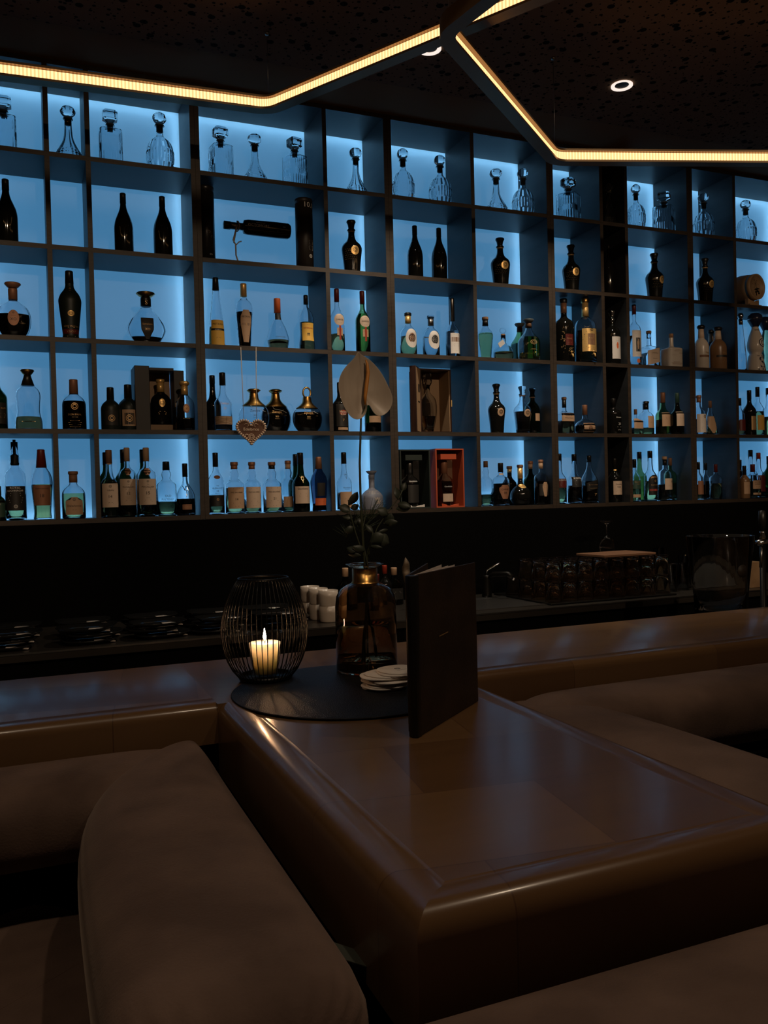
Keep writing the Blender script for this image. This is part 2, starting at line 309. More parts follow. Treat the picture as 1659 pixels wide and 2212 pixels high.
kk('dalmore', .72, (.96, 0), (1, .02), (1, .28), (.97, .37), (.84, .45), (.60, .53), (.36, .60), (.28, .66), (.26, .72), (.26, .97))
kk('squat', .72, (.95, 0), (1, .02), (1, .46), (.95, .56), (.72, .64), (.42, .70), (.34, .74), (.34, .97))
kk('decanter_black', .80, (.74, 0), (.76, .02), (.86, .25), (1, .46), (.99, .50), (.84, .56), (.52, .62), (.36, .68), (.31, .74), (.31, .80))
kk('cone', .82, (.97, 0), (1, .02), (.98, .2), (.90, .32), (.62, .60), (.42, .80), (.34, .97))
kk('taperup', .82, (.80, 0), (.82, .02), (.70, .08), (.72, .14), (1, .55), (.98, .60), (.80, .67), (.52, .73), (.38, .78), (.33, .97))
kk('taperup2', .80, (.68, 0), (.72, .03), (.86, .35), (1, .60), (.96, .66), (.72, .72), (.40, .76), (.34, .80), (.34, .97))
kk('bellb', .70, (.80, 0), (.82, .02), (1, .20), (.98, .24), (.74, .42), (.48, .54), (.30, .62), (.28, .68), (.28, .97))
kk('waist', .80, (.95, 0), (1, .04), (.98, .16), (.84, .30), (.86, .45), (.90, .58), (.80, .66), (.52, .73), (.36, .77), (.28, .80), (.26, .97))
kk('xo', .70, (.42, 0, 2, .6), (.60, .02, 2, .6), (.90, .16, 2, .6), (1, .33, 2, .55), (.96, .46, 2, .55), (.78, .57, 2, .6), (.45, .65, 2, .8), (.26, .69), (.26, .97))
kk('fan', .74, (.55, 0, 2, .6), (.60, .02, 2, .6), (.86, .15, 2, .5), (1, .28, 2, .5), (.92, .40, 2, .5), (.66, .55, 2, .55), (.40, .66, 2, .7), (.28, .71), (.26, .97))
kk('round', .58, (.50, 0, 2, .7), (.60, .01, 2, .7), (.88, .14, 2, .6), (1, .32, 2, .55), (.94, .48, 2, .55), (.72, .61, 2, .6), (.45, .69, 2, .8), (.30, .76), (.26, .84), (.24, .90))
kk('ball', .62, (.60, 0), (.68, .01), (.96, .12), (1, .22), (.92, .33), (.66, .43), (.34, .50), (.24, .58), (.24, .76))
kk('sqb', .66, (.95, 0, 7), (1, .02, 7), (1, .50, 7), (.92, .56, 6), (.40, .60, 3), (.28, .64), (.26, .97))
kk('sqj', .84, (.92, 0, 6), (.97, .02, 6), (1, .40, 6), (.92, .52, 5), (.60, .64, 3), (.40, .74), (.33, .82), (.32, .97))
kk('pyr', .80, (1, 0, 7, .7), (1, .02, 7, .7), (.52, .50, 6, .8), (.26, .74, 3, 1), (.24, .97))
kk('slim', .84, (.97, 0), (1, .01), (1, .42), (.92, .47), (.60, .53), (.38, .57), (.32, .62), (.30, .97))
kk('sqdec', 1, (.9, 0, 6), (1, .01, 7), (1, .62, 7), (.94, .655, 6), (.50, .672, 3), (.30, .685), (.28, .73), (.42, .755), (.42, .76))
kk('belldec', 1, (.86, 0), (.98, .05), (1, .11), (.94, .17), (.72, .26), (.44, .38), (.32, .48), (.27, .62), (.26, .74), (.38, .765), (.38, .77))
kk('ovdec', 1, (.62, 0), (.80, .06), (.97, .20), (1, .30), (.95, .40), (.72, .52), (.42, .58), (.28, .62), (.25, .70), (.24, .76), (.36, .775), (.36, .78))
kk('carafe', .62, (.98, 0), (1, .02), (1, .30), (.92, .38), (.60, .48), (.30, .54), (.26, .60), (.26, .80))
def spow(c, e): return (abs(c)**e)*(1 if c >= 0 else -1)
def ringpt(a, r, n, fl, fx=1):
    ca, sa = cos(a), sin(a)
    if n > 2.05:
        k = (abs(ca)**n+abs(sa)**n)**(-1/n); ca *= k; sa *= k
    return (r*ca, r*sa*fl)
def refine(P):
    out = []
    for i in range(len(P)-1):
        a, b_ = P[i], P[i+1]; out.append(a)
        if b_[1]-a[1] > .02 and abs(b_[0]-a[0]) > .02:
            p0 = P[i-1] if i else a; p3 = P[i+2] if i+2 < len(P) else b_
            for t in (1/3, 2/3):
                q = [];
                for c in range(4):
                    m0 = (b_[c]-p0[c])/2; m1 = (p3[c]-a[c])/2
                    if c == 1: q.append(a[1]+(b_[1]-a[1])*t); continue
                    dz0 = max(b_[1]-p0[1], 1e-4); dz1 = max(p3[1]-a[1], 1e-4); h = b_[1]-a[1]
                    m0 = (b_[c]-p0[c])/dz0*h; m1 = (p3[c]-a[c])/dz1*h
                    q.append((2*t**3-3*t*t+1)*a[c]+(t**3-2*t*t+t)*m0+(-2*t**3+3*t*t)*b_[c]+(t**3-t*t)*m1)
                out.append(tuple(q))
    return out+[P[-1]]
def prof_at(P, z):
    for i in range(len(P)-1):
        if P[i][1] <= z <= P[i+1][1]:
            t = (z-P[i][1])/max(1e-9, P[i+1][1]-P[i][1]); return tuple(P[i][c]*(1-t)+P[i+1][c]*t for c in range(4))
    return P[-1]
def surf(P, R, H, off=.0004):
    def fn(u, v):                                        # u metres round the front, v metres up; front faces -Y
        r, z, n, fl = prof_at(P, v/H); r *= R; a = -pi/2 + u/max(r*(.62 if n > 2.5 else 1), 1e-4)
        if n > 2.5:
            x, y = ringpt(a, r, n, fl); return (x*(1+off/r), y*(1+off/r), v)
        return ((r+off)*cos(a), (r+off)*sin(a)*fl-(off if fl < 1 else 0), v)
    return fn
def rings_of(P, R, H, seg, inset=0, zlo=None, zhi=None, mod=None):
    out = []
    for r, z, n, fl in P:
        zz = z*H; rr = max(r*R-inset, .0008); row = []
        for j in range(seg):
            a = 2*pi*j/seg; x, y = ringpt(a, rr, n, fl); k = mod(a, z) if mod else 1; row.append((x*k, y*k, zz))
        out.append(row)
    return out
def clip(P, z0, z1):
    return [prof_at(P, z0)[:1]+(z0,)+prof_at(P, z0)[2:]] + [p for p in P if z0 < p[1] < z1] + [prof_at(P, z1)[:1]+(z1,)+prof_at(P, z1)[2:]]
CUTS = {'xo': lambda a, z: 1+.035*cos(22*a)*(1 if z < .62 else 0), 'fan': lambda a, z: 1+.03*cos(26*a)*(1 if z < .5 else 0)}
def bottle_parts(t, kind, R, H, glass, liq=None, cap=('capblack',), labels=(), stopper=None):
    cz, P0 = K[kind]; P = refine(P0); seg = 32; wall = min(.0028, R*.12); mod = CUTS.get(kind)
    opaque = glass in ('black', 'matt', 'ceram', 'wedge', 'brownc', 'bluef')
    outer = rings_of(P, R, H, seg, mod=mod); mb = MB()
    if opaque: mb.rings(outer)
    else:
        zb = .022; Pi = [p for p in clip(P, zb, P[-1][1])]
        inner = rings_of(Pi, R, H, seg, wall); mb.rings(outer + inner[::-1])
    g = mb.build('bottle_body', glass, t)
    if liq and not opaque:
        Pl = clip(P, .026, liq[1]); MB().rings(rings_of(Pl, R, H, seg, wall+.0005)).build('liquid', liq[0], t)
    top = P[-1]; rn = top[0]*R
    if cap:
        c = cap[0]; st = cap[1] if len(cap) > 1 else 'plain'; z0 = cap[2] if len(cap) > 2 else cz; e = .0007
        if st == 'plain': MB().lathe([(prof_at(P, z0)[0]*R+e, z0*H), (rn+e, .97*H), (rn+e, .993*H), (rn*.9, H)], 20).build('cap', c, t)
        elif st == 'cork':                               # a foil sleeve and a wider stopper head
            MB().lathe([(prof_at(P, z0)[0]*R+e, z0*H), (rn+e, .93*H)], 20).build('neck_sleeve', cap[3] if len(cap) > 3 else 'capblack', t)
            MB().lathe([(rn*1.15, .931*H), (rn*1.25, .94*H), (rn*1.25, .99*H), (rn*1.1, H)], 20).build('stopper', c, t)
        elif st == 'flare':
            MB().lathe([(prof_at(P, z0)[0]*R+e, z0*H), (rn*1.08, .88*H), (rn*1.05, .90*H)], 20).build('neck_sleeve', cap[3] if len(cap) > 3 else c, t)
            MB().lathe([(rn*.8, .901*H), (rn*1.3, .93*H), (rn*1.95, .98*H), (rn*1.8, H), (rn*.6, .995*H)], 20).build('stopper', c, t)
        elif st == 'knob':
            MB().lathe([(rn+e, z0*H-.02*H), (rn+.002, z0*H)], 20).build('neck_sleeve', cap[3] if len(cap) > 3 else c, t)
            MB().lathe([(rn*1.05, z0*H+.001), (rn*1.35, z0*H+.02*H), (rn*.9, z0*H+.05*H), (rn*1.1, .92*H), (rn*1.5, .965*H), (rn*1.35, .99*H), (rn*.6, H)], 20).build('stopper', c, t)
        elif st == 'ballc':
            MB().lathe([(prof_at(P, z0)[0]*R+e, z0*H), (rn+e, .90*H)], 20).build('neck_sleeve', cap[3] if len(cap) > 3 else 'gold', t)
            MB().lathe([(rn*1.1, .901*H), (rn*1.5, .93*H), (rn*1.6, .96*H), (rn*1.2, .99*H), (rn*.4, H)], 20).build('stopper', c, t)
        elif st == 'pourer':
            MB().lathe([(rn+.0005, z0*H), (rn+.002, z0*H+.004), (rn+.002, .80*H), (rn*.6, .82*H)], 16).build('pourer_base', c, t)
            MB().tube([(0, 0, .80*H), (0, 0, H)], rn*.45, 10).build('pourer_spout', c, t)
        elif st == 'glassball':
            MB().lathe([(rn*.8, z0*H), (rn*.8, z0*H+.15*H), (rn*.5, z0*H+.17*H)]+[(max(.0005, .30*R*2*.5*sin(pi*k/8))*1.25, (.82+.09*(1-cos(pi*k/8)))*H) for k in range(1, 9)], 18).build('stopper', 'clear', t)
        elif st == 'none': pass
    for L in labels: add_label(t, P, R, H, L)
    return P
def add_label(t, P, R, H, L):
    m, z0, z1, hw = L[0], L[1]*H, L[2]*H, L[3]*R         # hw half width along the surface in units of R
    fn = surf(P, R, H, .0005); shape = L[5] if len(L) > 5 else 'rect'; inkm = L[6] if len(L) > 6 else 'ink'
    lab = None
    if m:
        mb = MB(); nu, nv = 12, max(2, int((z1-z0)/.012)); 
        if shape == 'oval':
            vs = []; cx, cz = 0, (z0+z1)/2; rad = 6; k = 28
            vs.append(fn(0, cz))
            for i in range(1, rad+1):
                for j in range(k): vs.append(fn(hw*i/rad*cos(2*pi*j/k), cz+(z1-z0)/2*i/rad*sin(2*pi*j/k)))
            fs = [(0, 1+j, 1+(j+1) % k) for j in range(k)]
            for i in range(rad-1):
                for j in range(k): fs.append((1+i*k+j, 1+(i+1)*k+j, 1+(i+1)*k+(j+1) % k, 1+i*k+(j+1) % k))
            mb.add(vs, fs)
        else:
            vs = []
            for i in range(nv+1):
                v = z0+(z1-z0)*i/nv; f = i/nv; w = hw
                if shape == 'arch': w = hw*sqrt(max(0, 1-max(0, (f-.72)/.28)**2*.9))
                if shape == 'shield': w = hw*(.45+.55*min(1, f/.6)) if f < .8 else hw*(1-.5*(f-.8)/.2)
                if shape == 'drop': w = hw*(.25+.75*min(1, f/.45))
                for j in range(nu+1): vs.append(fn(-w+2*w*j/nu, v + (0 if shape != 'slant' else hw*.9*(j/nu-.5)*(1))))
            mb.add(vs, [(i*(nu+1)+j, i*(nu+1)+j+1, (i+1)*(nu+1)+j+1, (i+1)*(nu+1)+j) for i in range(nv) for j in range(nu)])
        lab = mb.build('label', m, t, fix=False)
    if L[4]: lettering(lab or t, inkm, [(s, w*R, (u*R if u else 0), z*H) for s, w, z, u in [(q+(0,))[:4] for q in L[4]]], surf(P, R, H, .0011))
    return lab
PLACED = {}; WALLS = sorted([(e-TH-.0004, e+TH+.0004) for e in EDG]+[(q-TH/2, q+TH/2) for d_ in DIV for q in d_])
def place(row, x, top, w, Y=.10, sq=1):                  # where a thing seen at column x stands on its shelf, clear of walls and neighbours
    zb = ZB[row]+TH/2+.0004; best = None
    for dy in (0, .008, -.008, .016, -.016, .026, -.026, .038, -.038, .052, -.052, .07, -.07, .09, -.09):
        y = Y+dy; p = on_y(x, 700, y)
        for _ in range(4): p = on_y(x, proj((p.x, y, zb+.1))[1], y)
        h = min(.341, up_at(x, top, p.x, y)-zb); r = w*mpp((p.x, y, zb+.1))/2*1.02; rr = r*1.05*sq
        lo = max(b_ for a, b_ in WALLS if (a+b_)/2 < p.x)+rr+.001; hi = min(a for a, b_ in WALLS if (a+b_)/2 > p.x)-rr-.001
        x0_ = p.x
        if lo < hi: p.x = min(max(p.x, lo), hi)
        over = 0; shift = abs(x0_-p.x)*2.5
        over = max([0]+[rr+r2+.001-math.hypot(p.x-x2, y-y2) for x2, y2, r2 in PLACED.get(row, ())])+max(0, rr-y+.006)+max(0, y+rr-D+.002)
        if best is None or over+shift+abs(dy)*.02 < best[0]: best = (over+shift+abs(dy)*.02, over, p.x, y, h, r, rr)
    _, over, X, y, h, r, rr = best
    if over > .001: r = max(r*.84, r-over/2/sq); rr = r*1.05*sq
    PLACED.setdefault(row, []).append((X, y, rr)); return Vector((X, y, zb)), h, r
def proj(P):
    d = Vector(P)-CAM; z = d.dot(cw); return (829.5+F*d.dot(cr)/z, 1106-F*d.dot(cu)/z)
GL = {1: 'decanters on the top shelf', 2: 'bottles on the second shelf', 3: 'bottles on the third shelf', 4: 'bottles on the fourth shelf', 5: 'bottles on the bottom shelf'}
def bottle(row, x, top, w, kind, glass, label, liq=None, cap=('capblack',), labels=(), Y=.10, rz=0, cat='bottle', name='bottle', squash=1):
    rz = rz-.36 if rz >= .25 else rz*.3; loc, h, r = place(row, x, top, w, Y, 1.22 if kind in ('sqb', 'sqj', 'pyr') else 1); t = thing(name, label, cat, loc, rz, GL[row])
    P = bottle_parts(t, kind, r, h, glass, liq, cap, labels); t['_d'] = 0; del t['_d']
    return t, P, r, h
# --- cut-glass decanters: one prototype of each shape, the others are copies
def dec_proto(kind):
    P = refine(K[kind][1]); seg = 112; H = .27; R = {'sqdec': .037, 'belldec': .046, 'ovdec': .050}[kind]
    if kind == 'sqdec': mod = lambda a, z: 1 + ((.03*cos(28*a) if z < .28 else .035*cos(28*a+z*160)*cos(28*a-z*160) if z < .40 else .02*cos(28*a) if z < .60 else 0) if z > .03 else 0)
    elif kind == 'belldec': mod = lambda a, z: 1 + (.05*cos(10*a+z*60)*cos(10*a-z*60) if z < .22 else .035*cos(10*a) if z < .6 else 0)
    else: mod = lambda a, z: 1 + (.05*cos(14*a) if z < .18 else -.03 if z < .2 else .04*cos(12*a+z*110)*cos(12*a-z*110) if z < .38 else -.03 if z < .40 else .03*cos(14*a) if z < .54 else 0)
    P = sorted(P+[prof_at(P, .02+.02*i)[:1]+(.02+.02*i+.0001,)+prof_at(P, .02+.02*i)[2:] for i in range(28)], key=lambda p: p[1])
    outer = rings_of(P, R, H, seg, mod=mod); inner = rings_of(clip(P, .03, P[-1][1]), R, H, seg, .003)
    t = thing('decanter', 'x', 'decanter', (0, 0, 0)); MB().rings(outer+inner[::-1]).build('decanter_body', 'cut', t)
    zt = P[-1][1]*H; rn = P[-1][0]*R
    MB().lathe([(rn*.62, zt-.028), (rn*.66, zt+.0005), (rn*.9, zt+.002), (rn*.9, zt+.005), (rn*.5, zt+.007)], 20).build('stopper_collar', 'stop', t)
    if kind == 'sqdec':
        h0 = zt+.0072; s = .0245; m_ = MB(); m_.rings([[(*ringpt(2*pi*(j+.5)/16, rr, n, 1), h0+zz) for j in range(16)] for rr, zz, n in ((.010, 0, 2), (.018, .012, 6), (s, .018, 8), (s, H-h0-.006, 8), (s*.8, H-h0, 8))], smooth=False); m_.build('stopper', 'cut', t)
    else:
        h0 = zt+.0072; rb = (H-h0)/2*.98; MB().lathe([(rb*.35, h0)]+[(rb*sin(pi*k/9), h0+rb*(1-cos(pi*k/9))+.0003) for k in range(1, 9)]+[(rb*.15, H)], 10, smooth=False).build('stopper', 'cut', t)
    return t
DP = {k: dec_proto(k) for k in ('sqdec', 'belldec', 'ovdec')}; used = set()
SQ, BE, OV = 'square cut-glass decanter with block stopper', 'bell-shaped clear glass decanter with ball stopper', 'egg-shaped cut-glass decanter with round stopper'
for x, top, w, k, rz, lab in (
    (8, 211, 49, 'sqdec', 0, SQ+', cut off by the left edge of the photo'), (148, 229, 54, 'belldec', 0, BE+' in the first narrow top compartment'),
    (239, 241, 45, 'sqdec', 0, SQ+' beside an egg-shaped one, third from left'), (346, 243, 57, 'ovdec', 0, OV+', leftmost of its shape on the top shelf'),
    (477, 277, 43, 'sqdec', .15, SQ+', left of the three in the wide top compartment'), (551, 289, 50, 'belldec', 0, BE+' between two square decanters'),
    (637, 300, 46, 'sqdec', .3, SQ+', right of the three in the wide top compartment'), (769, 319, 46, 'belldec', 0, BE+', alone in its compartment above a black decanter'),
    (871, 321, 48, 'ovdec', 0, OV+', left one of a matching pair'), (951, 335, 48, 'ovdec', 0, OV+', right one of a matching pair'),
    (1072, 364, 46, 'belldec', 0, BE+' left of an egg-shaped decanter'), (1130, 364, 47, 'ovdec', 0, OV+' right of a bell-shaped decanter'),
    (1228, 387, 46, 'sqdec', .55, SQ+' standing corner-on under the light bend'), (1316, 396, 32, 'belldec', 0, BE+' in the narrow unlit compartment'),
    (1374, 398, 39, 'ovdec', 0, OV+' left of a corner-on square decanter'), (1434, 417, 44, 'sqdec', .6, SQ+' right of an egg-shaped decanter'),
    (1520, 417, 44, 'ovdec', 0, OV+', second from the right edge'), (1611, 432, 43, 'ovdec', 0, OV+', rightmost on the top shelf above the barrel')):
    loc, h, r = place(1, x, top, w, .11, 1.22 if k == 'sqdec' else 1); p = DP[k]; R0 = {'sqdec': .037, 'belldec': .046, 'ovdec': .050}[k]
    if k in used: o = dup(p, loc, rz, lab, GL[1])
    else: o = p; o.location = loc; o.rotation_euler = (0, 0, rz); o['label'] = lab; o['group'] = GL[1]; used.add(k)
    rr = r/R0*(.9 if k == 'sqdec' and rz > .2 else 1); o.scale = (rr, rr, h/.27)
# ------------------------------------------------------------------ second shelf
BU = 'burg'
bottle(2, 14, 388, 45, BU, 'black', 'black wine bottle at the left edge, nearest of its kind', labels=())
bottle(2, 267.5, 418, 39, BU, 'black', 'black wine bottle, left of the pair above the fan-shaped decanter')
bottle(2, 352, 425, 39, BU, 'black', 'black wine bottle, right of the pair above the fan-shaped decanter')
bottle(2, 897, 488, 33, BU, 'black', 'black wine bottle, left of the pair above the round-label bottles')
bottle(2, 949, 493, 33, BU, 'black', 'black wine bottle, right of the pair above the round-label bottles')
bottle(2, 1315, 530, 25, BU, 'black', 'dark bottle half hidden in the narrow unlit compartment', Y=.09)
med = ('gold', .42, .70, .33, [('@', .5, .56)], 'oval', 'ink')
def blackdec(row, x, top, w, label, glass='black', liq=None, m=med, cap=('capblack', 'knob', .80, 'goldink'), rz=.45, Y=.10):
    t, P, r, h = bottle(row, x, top, w, 'decanter_black', glass, label, liq, cap, [], Y, 0)
    add_label(t, P, r, h, ('gold' if glass == 'black' and row == 2 else 'tan', m[1]*.82, m[2]*.72, .42, [('@', .45, .43)], 'oval', 'ink'))
    mb = MB(); fn = surf(P, r, h, .0002)                # raised studs on the glass
    for i in range(6):
        for j in range(7):
            u = (-1.05 + .18*j + (.09 if i % 2 else 0))*r; v = (.27+.035*i)*h; c = Vector(fn(u, v)); mb.lathe([(.0011, -.0006), (.0009, .0005), (.0003, .0009)], 6, c)
    mb.build('raised_studs', 'goldink' if row == 2 else 'chrome', t); t.rotation_euler = (0, 0, rz-.45)
    return t
blackdec(2, 760, 476, 43, 'black studded decanter with oval gold medallion, leftmost of its kind')
blackdec(2, 1081, 514, 41, 'black studded decanter with oval gold medallion, beside the pair of wine bottles')
blackdec(2, 1234, 529, 38, 'black studded decanter with gold medallion above two big tapped bottles')
blackdec(2, 1414, 547, 38, 'black studded decanter with half-turned gold medallion, right of the dark column', rz=.75)
blackdec(2, 1523, 558, 36, 'black studded decanter with gold medallion beside the small barrel', rz=.6)
def tin(x, top, w, label, m, items, Y=.07):
    loc, h, r = place(2, x, top, w, Y); t = thing('tin_tube', label, 'tube', loc, 0, 'whisky tins on the second shelf')
    MB().lathe([(r, 0), (r, h*.93)], 40).build('tube_body', m, t); MB().lathe([(r*1.008, h*.9305), (r*1.01, h*.99), (r*.97, h)], 40).build('tube_lid', m, t)
    def fn(u, v): a = -pi/2+.35+u/r; return ((r+.0006)*cos(a), (r+.0006)*sin(a), v)
    lettering(t, 'whiteink', [(s, w_*r, u*r, z*h) for s, w_, z, u in items], fn)
tin(446, 403, 36, 'tall black tin tube at the left of the wide compartment', 'tube', [('|4', .55, .42, -.3), ('|3', .6, .36, .3), ('|3', .4, .13, 0)])
tin(658, 432, 37, 'tall dark brown tin tube marked 10.1', 'tube2', [('10.1', 1.1, .90, 0), ('|5', .7, .40, .2), ('|5', .7, .32, .2), ('@', .4, .18, .1)])
def rope_bottle():
    Y = .08; a = on_y(483, 494, Y); b_ = on_y(624, 492, Y); L = (b_-a).length; c = (a+b_)/2; r = 34*mpp(c)/2
    zb = ZB[2]+TH/2; t = thing('bottle', 'black bottle lying level in mid air, held by a stiff rope loop', 'bottle', (a.x, Y, c.z), 0, GL[2]); R90 = Matrix.Rotation(pi/2, 4, 'Y')
    def lx(prof, seg=28): mb = MB(); mb.lathe(prof, seg); mb.v = [tuple(R90 @ Vector(v)) for v in mb.v]; return mb
    lx([(r*.86, L), (r*.98, L*.97), (r, L*.8), (r*.93, L*.36), (r*.82, L*.30), (r*.5, L*.29), (r*.45, L*.2805)]).build('bottle_body', 'black', t)
    lx([(r*.45, L*.28), (r*.46, L*.10)]).build('neck_band', 'steel', t); lx([(r*.5, L*.099), (r*.52, 0.002), (r*.4, 0)]).build('cap', 'capblack', t)
    def fn(u, v): return (L*.60+u, -(r+.0006)*cos(v/r), (r+.0006)*sin(v/r))
    lettering(t, 'whiteink', [('OCTOMORE', L*.32, -.03, .002), ('|1', L*.2, -.02, .014), ('|2', L*.03, .055, -.014)], fn)
    k = thing('bottle_rope', 'off-white stiff rope looped round the neck of the floating bottle', 'rope', (0, 0, 0))
    p = on_y(516, 565, Y); pts = []
    q0 = Vector((a.x+L*.20, Y, c.z))
    for i in range(13): an = 2*pi*i/12; pts.append(q0+Vector((.004*sin(an)+.004*i/12, (r*.5+.004)*cos(an+pi/2), (r*.5+.004)*sin(an+pi/2))))
    kx = on_y(508, 522, Y-.02); pts += [kx+Vector((-.006, 0, -.006)), kx+Vector((.006, 0, -.012)), kx+Vector((.016, 0, .0)), kx+Vector((.028, 0, .004))]
    MB().tube(pts, .0028, 8).build('rope_loop', 'rope', k)
    MB().tube([q0+Vector((-.004, -r*.5-.003, -.003)), kx+Vector((-.01, -.006, .004)), kx+Vector((0, -.006, -.014)), kx+Vector((.002, 0, -.03)), Vector((p.x-.012, Y, zb+.045)), Vector((p.x-.004, Y, zb+.02)), Vector((p.x, Y, zb+.002))], .0034, 8).build('rope_stem', 'rope', k)
rope_bottle()
def barrel():
    Y0, Y1 = .02, .22; zb = ZB[2]+TH/2+.0004; cx = on_y(1628, 620, Y0).x; rz = .16; t = thing('barrel', 'small wooden barrel with carved flower on its end, on a wooden cradle', 'barrel', (cx+.03, .13, zb), rz)
    zc = .117; L = .19; R90 = Matrix.Rotation(pi/2, 4, 'X'); T = Matrix.Translation((0, 0, zc))
    def ly(prof, seg=36): mb = MB(); mb.lathe(prof, seg, mod=None); mb.v = [tuple(T @ R90 @ Vector(v)) for v in mb.v]; return mb
    ly([(.070, -L/2+.012), (.078, -L/2+.05), (.082, 0), (.078, L/2-.05), (.074, L/2-.03)]).build('barrel_staves', 'oakd', t)
    ly([(.0745, L/2-.0295), (.073, L/2), (.064, L/2), (.062, L/2-.012), (.001, L/2-.012)]).build('barrel_head', 'oak', t)
    mb = MB(); yf = -(L/2-.0115)
    for k in range(6):
        a = k*pi/3; c, s = cos(a), sin(a); p0 = (0, 0); p1 = (.016*cos(a-.3), .016*sin(a-.3)); p2 = (.028*c, .028*s); p3 = (.016*cos(a+.3), .016*sin(a+.3))
        mb.tube([(p[0], yf, zc+.018+p[1]) for p in (p0, p1, p2, p3, p0)], .0009, 5)
    mb.build('carved_flower', 'oakd', t)
    mb = MB(); mb.tube([(0, yf, zc-.028), (0, yf-.018, zc-.028), (0, yf-.022, zc-.044)], .0045, 10); mb.tube([(0, yf-.012, zc-.028), (0, yf-.012, zc-.008)], .0035, 8); mb.tube([(-.014, yf-.012, zc-.012), (.014, yf-.012, zc-.012)], .0035, 8); mb.build('tap', 'capblack', t)
    mb = MB(); mb.box((-.055, -.085, 0), (.055, .085, .018))
    for y in (-.07, .05):
        k = 12; pts = [(-.05+.1*i/k, .018+(.022+.012*((2*i/k-1)**2)*1.0)) for i in range(k+1)]
        vs = [(x, y, .018) for x, z in pts]+[(x, y, z) for x, z in pts]+[(x, y+.02, .018) for x, z in pts]+[(x, y+.02, z) for x, z in pts]; n = k+1
        fs = [(i, i+1, n+i+1, n+i) for i in range(k)]+[(2*n+i+1, 2*n+i, 3*n+i, 3*n+i+1) for i in range(k)]+[(n+i, n+i+1, 3*n+i+1, 3*n+i) for i in range(k)]+[(0, n, 3*n, 2*n), (n-1, 3*n-1, 4*n-1, 2*n-1)]
        mb.add(vs, fs, False)
    mb.build('cradle', 'oak', t)
barrel()
# ------------------------------------------------------------------ third shelf
t, *_ = bottle(3, 29, 612, 66, 'xo', 'clear', 'round fluted decanter with round gold XO label, at the left edge', ('dark', .44), ('copper', 'flare'), [('copper', .22, .50, .34, [('XO', .36, .335), ('|1', .4, .40), ('@', .12, .45)], 'oval', 'ink')])
bottle(3, 152, 586, 46, 'taperup', 'matt', 'tall matt black-green bottle with red V.S.O.P band', None, ('capblack',), [(None, 0, 0, 0, [('RÉMY MARTIN', 1.35, .205), ('|1', .8, .185), ('|1', 1, .06)], 'rect', 'goldink'), ('wine', .10, .165, .95, [('V.S.O.P', .8, .132)], 'rect', 'goldink'), ('gold', .34, .42, .30, [('@', .3, .38)], 'oval', 'ink'), (None, 0, 0, 0, [('@', .16, .74), ('|2', .22, .71)], 'rect', 'goldink')], rz=.1)
bottle(3, 316, 633, 78, 'fan', 'clear', 'fan-shaped clear decanter with dark shield label XO, alone in its compartment', ('dark', .15), ('brass', 'flare', .74, 'capblack'), [('darkp', .10, .50, .34, [('Samalens', .52, .38), ('XO', .26, .28)], 'drop', 'goldink'), (None, 0, 0, 0, [('S', .12, .80)], 'rect', 'goldink')])
bottle(3, 468, 600, 34, 'cone', 'clear', 'tall cone-shaped bottle with yellow label and black neck', ('brown', .30), ('capblack',), [('yellow', .03, .24, .95, [('|2', .6, .14)], 'rect', 'ink'), ('yellow', .27, .39, .9, [('METAXA', 1.3, .33)], 'rect', 'ink'), ('darkp', .24, .27, .95, [('* * * * *', .8, .25)], 'rect', 'whiteink')])
bottle(3, 528, 613, 38, 'taperup2', 'clear', 'bottle narrow at the foot with gold shield label and gold cap', ('dark', .56), ('gold', 'plain', .80), [('tan', .10, .58, .62, [('METAXA', 1.0, .48), ('|1', .7, .20)], 'shield', 'ink'), ('blueink', .345, .385, .75, [('@', .2, .365)], 'rect', 'goldink')])
bottle(3, 600, 645, 48, 'bellb', 'clear', 'low bell-shaped bottle with orange neck foil, a third full', ('brown', .20), ('orange', 'plain', .72), [('darkp', .585, .71, .31, [('|4', .3, .69)], 'rect', 'goldink'), (None, 0, 0, 0, [('COURVOISIER', .9, .24)], 'rect', 'ink')])
t, *_ = bottle(3, 662, 638, 35, 'waist', 'clear', 'waisted bottle with orange-yellow label showing a bull', ('brown', .52), ('capblack', 'plain', .84), [('yellow', .19, .50, .80, [('VETERANO', 1.2, .41), ('|1', 1, .215), ('|1', .5, .47)], 'rect', 'redink'), (None, 0, 0, 0, [('m', .32, .29), ('-', .3, .315)], 'rect', 'ink')])
for x, top, g, lab, lq in ((729, 624, 'clear', 'slim clear bottle with oval label and red neck foil, half empty', .30), (784, 629, 'greenglass', 'slim green bottle with oval label and red neck foil, full', .64)):
    bottle(3, x, top, 31, 'std', g, lab, ('paleg', lq), ('wine', 'plain', .80), [('cream', .42, .60, .80, [('DARON', 1.0, .51), ('|1', .6, .46), ('|1', .5, .565)], 'oval'), ('red', .20, .42, .14, []), ('tan', .27, .385, .42, [('|3', .5, .36)], 'rect', 'redink')], rz=.15)
for x, top, lab, lq, mm, nm in ((882, 676, 'bottle with big round cream label and green spirit', ('paleg', .46), 'copper', 'gold'), (931, 682, 'clear bottle with big round pale label and glass stopper', ('water', .5), 'steel', 'steel')):
    bottle(3, x, top, 36, 'squat', 'clear', lab, lq, ('capblack' if mm == 'copper' else 'clear', 'cork', .76, nm), [('white', .19, .62, .80, [], 'oval'), (None, 0, 0, 0, [('@', .85, .41)], 'rect', 'ink'), (mm, .30, .52, .46, [('NONINO', .75, .43), ('GRAPPA', .6, .35)], 'oval', 'goldink' if mm == 'copper' else 'ink')], rz=.42)
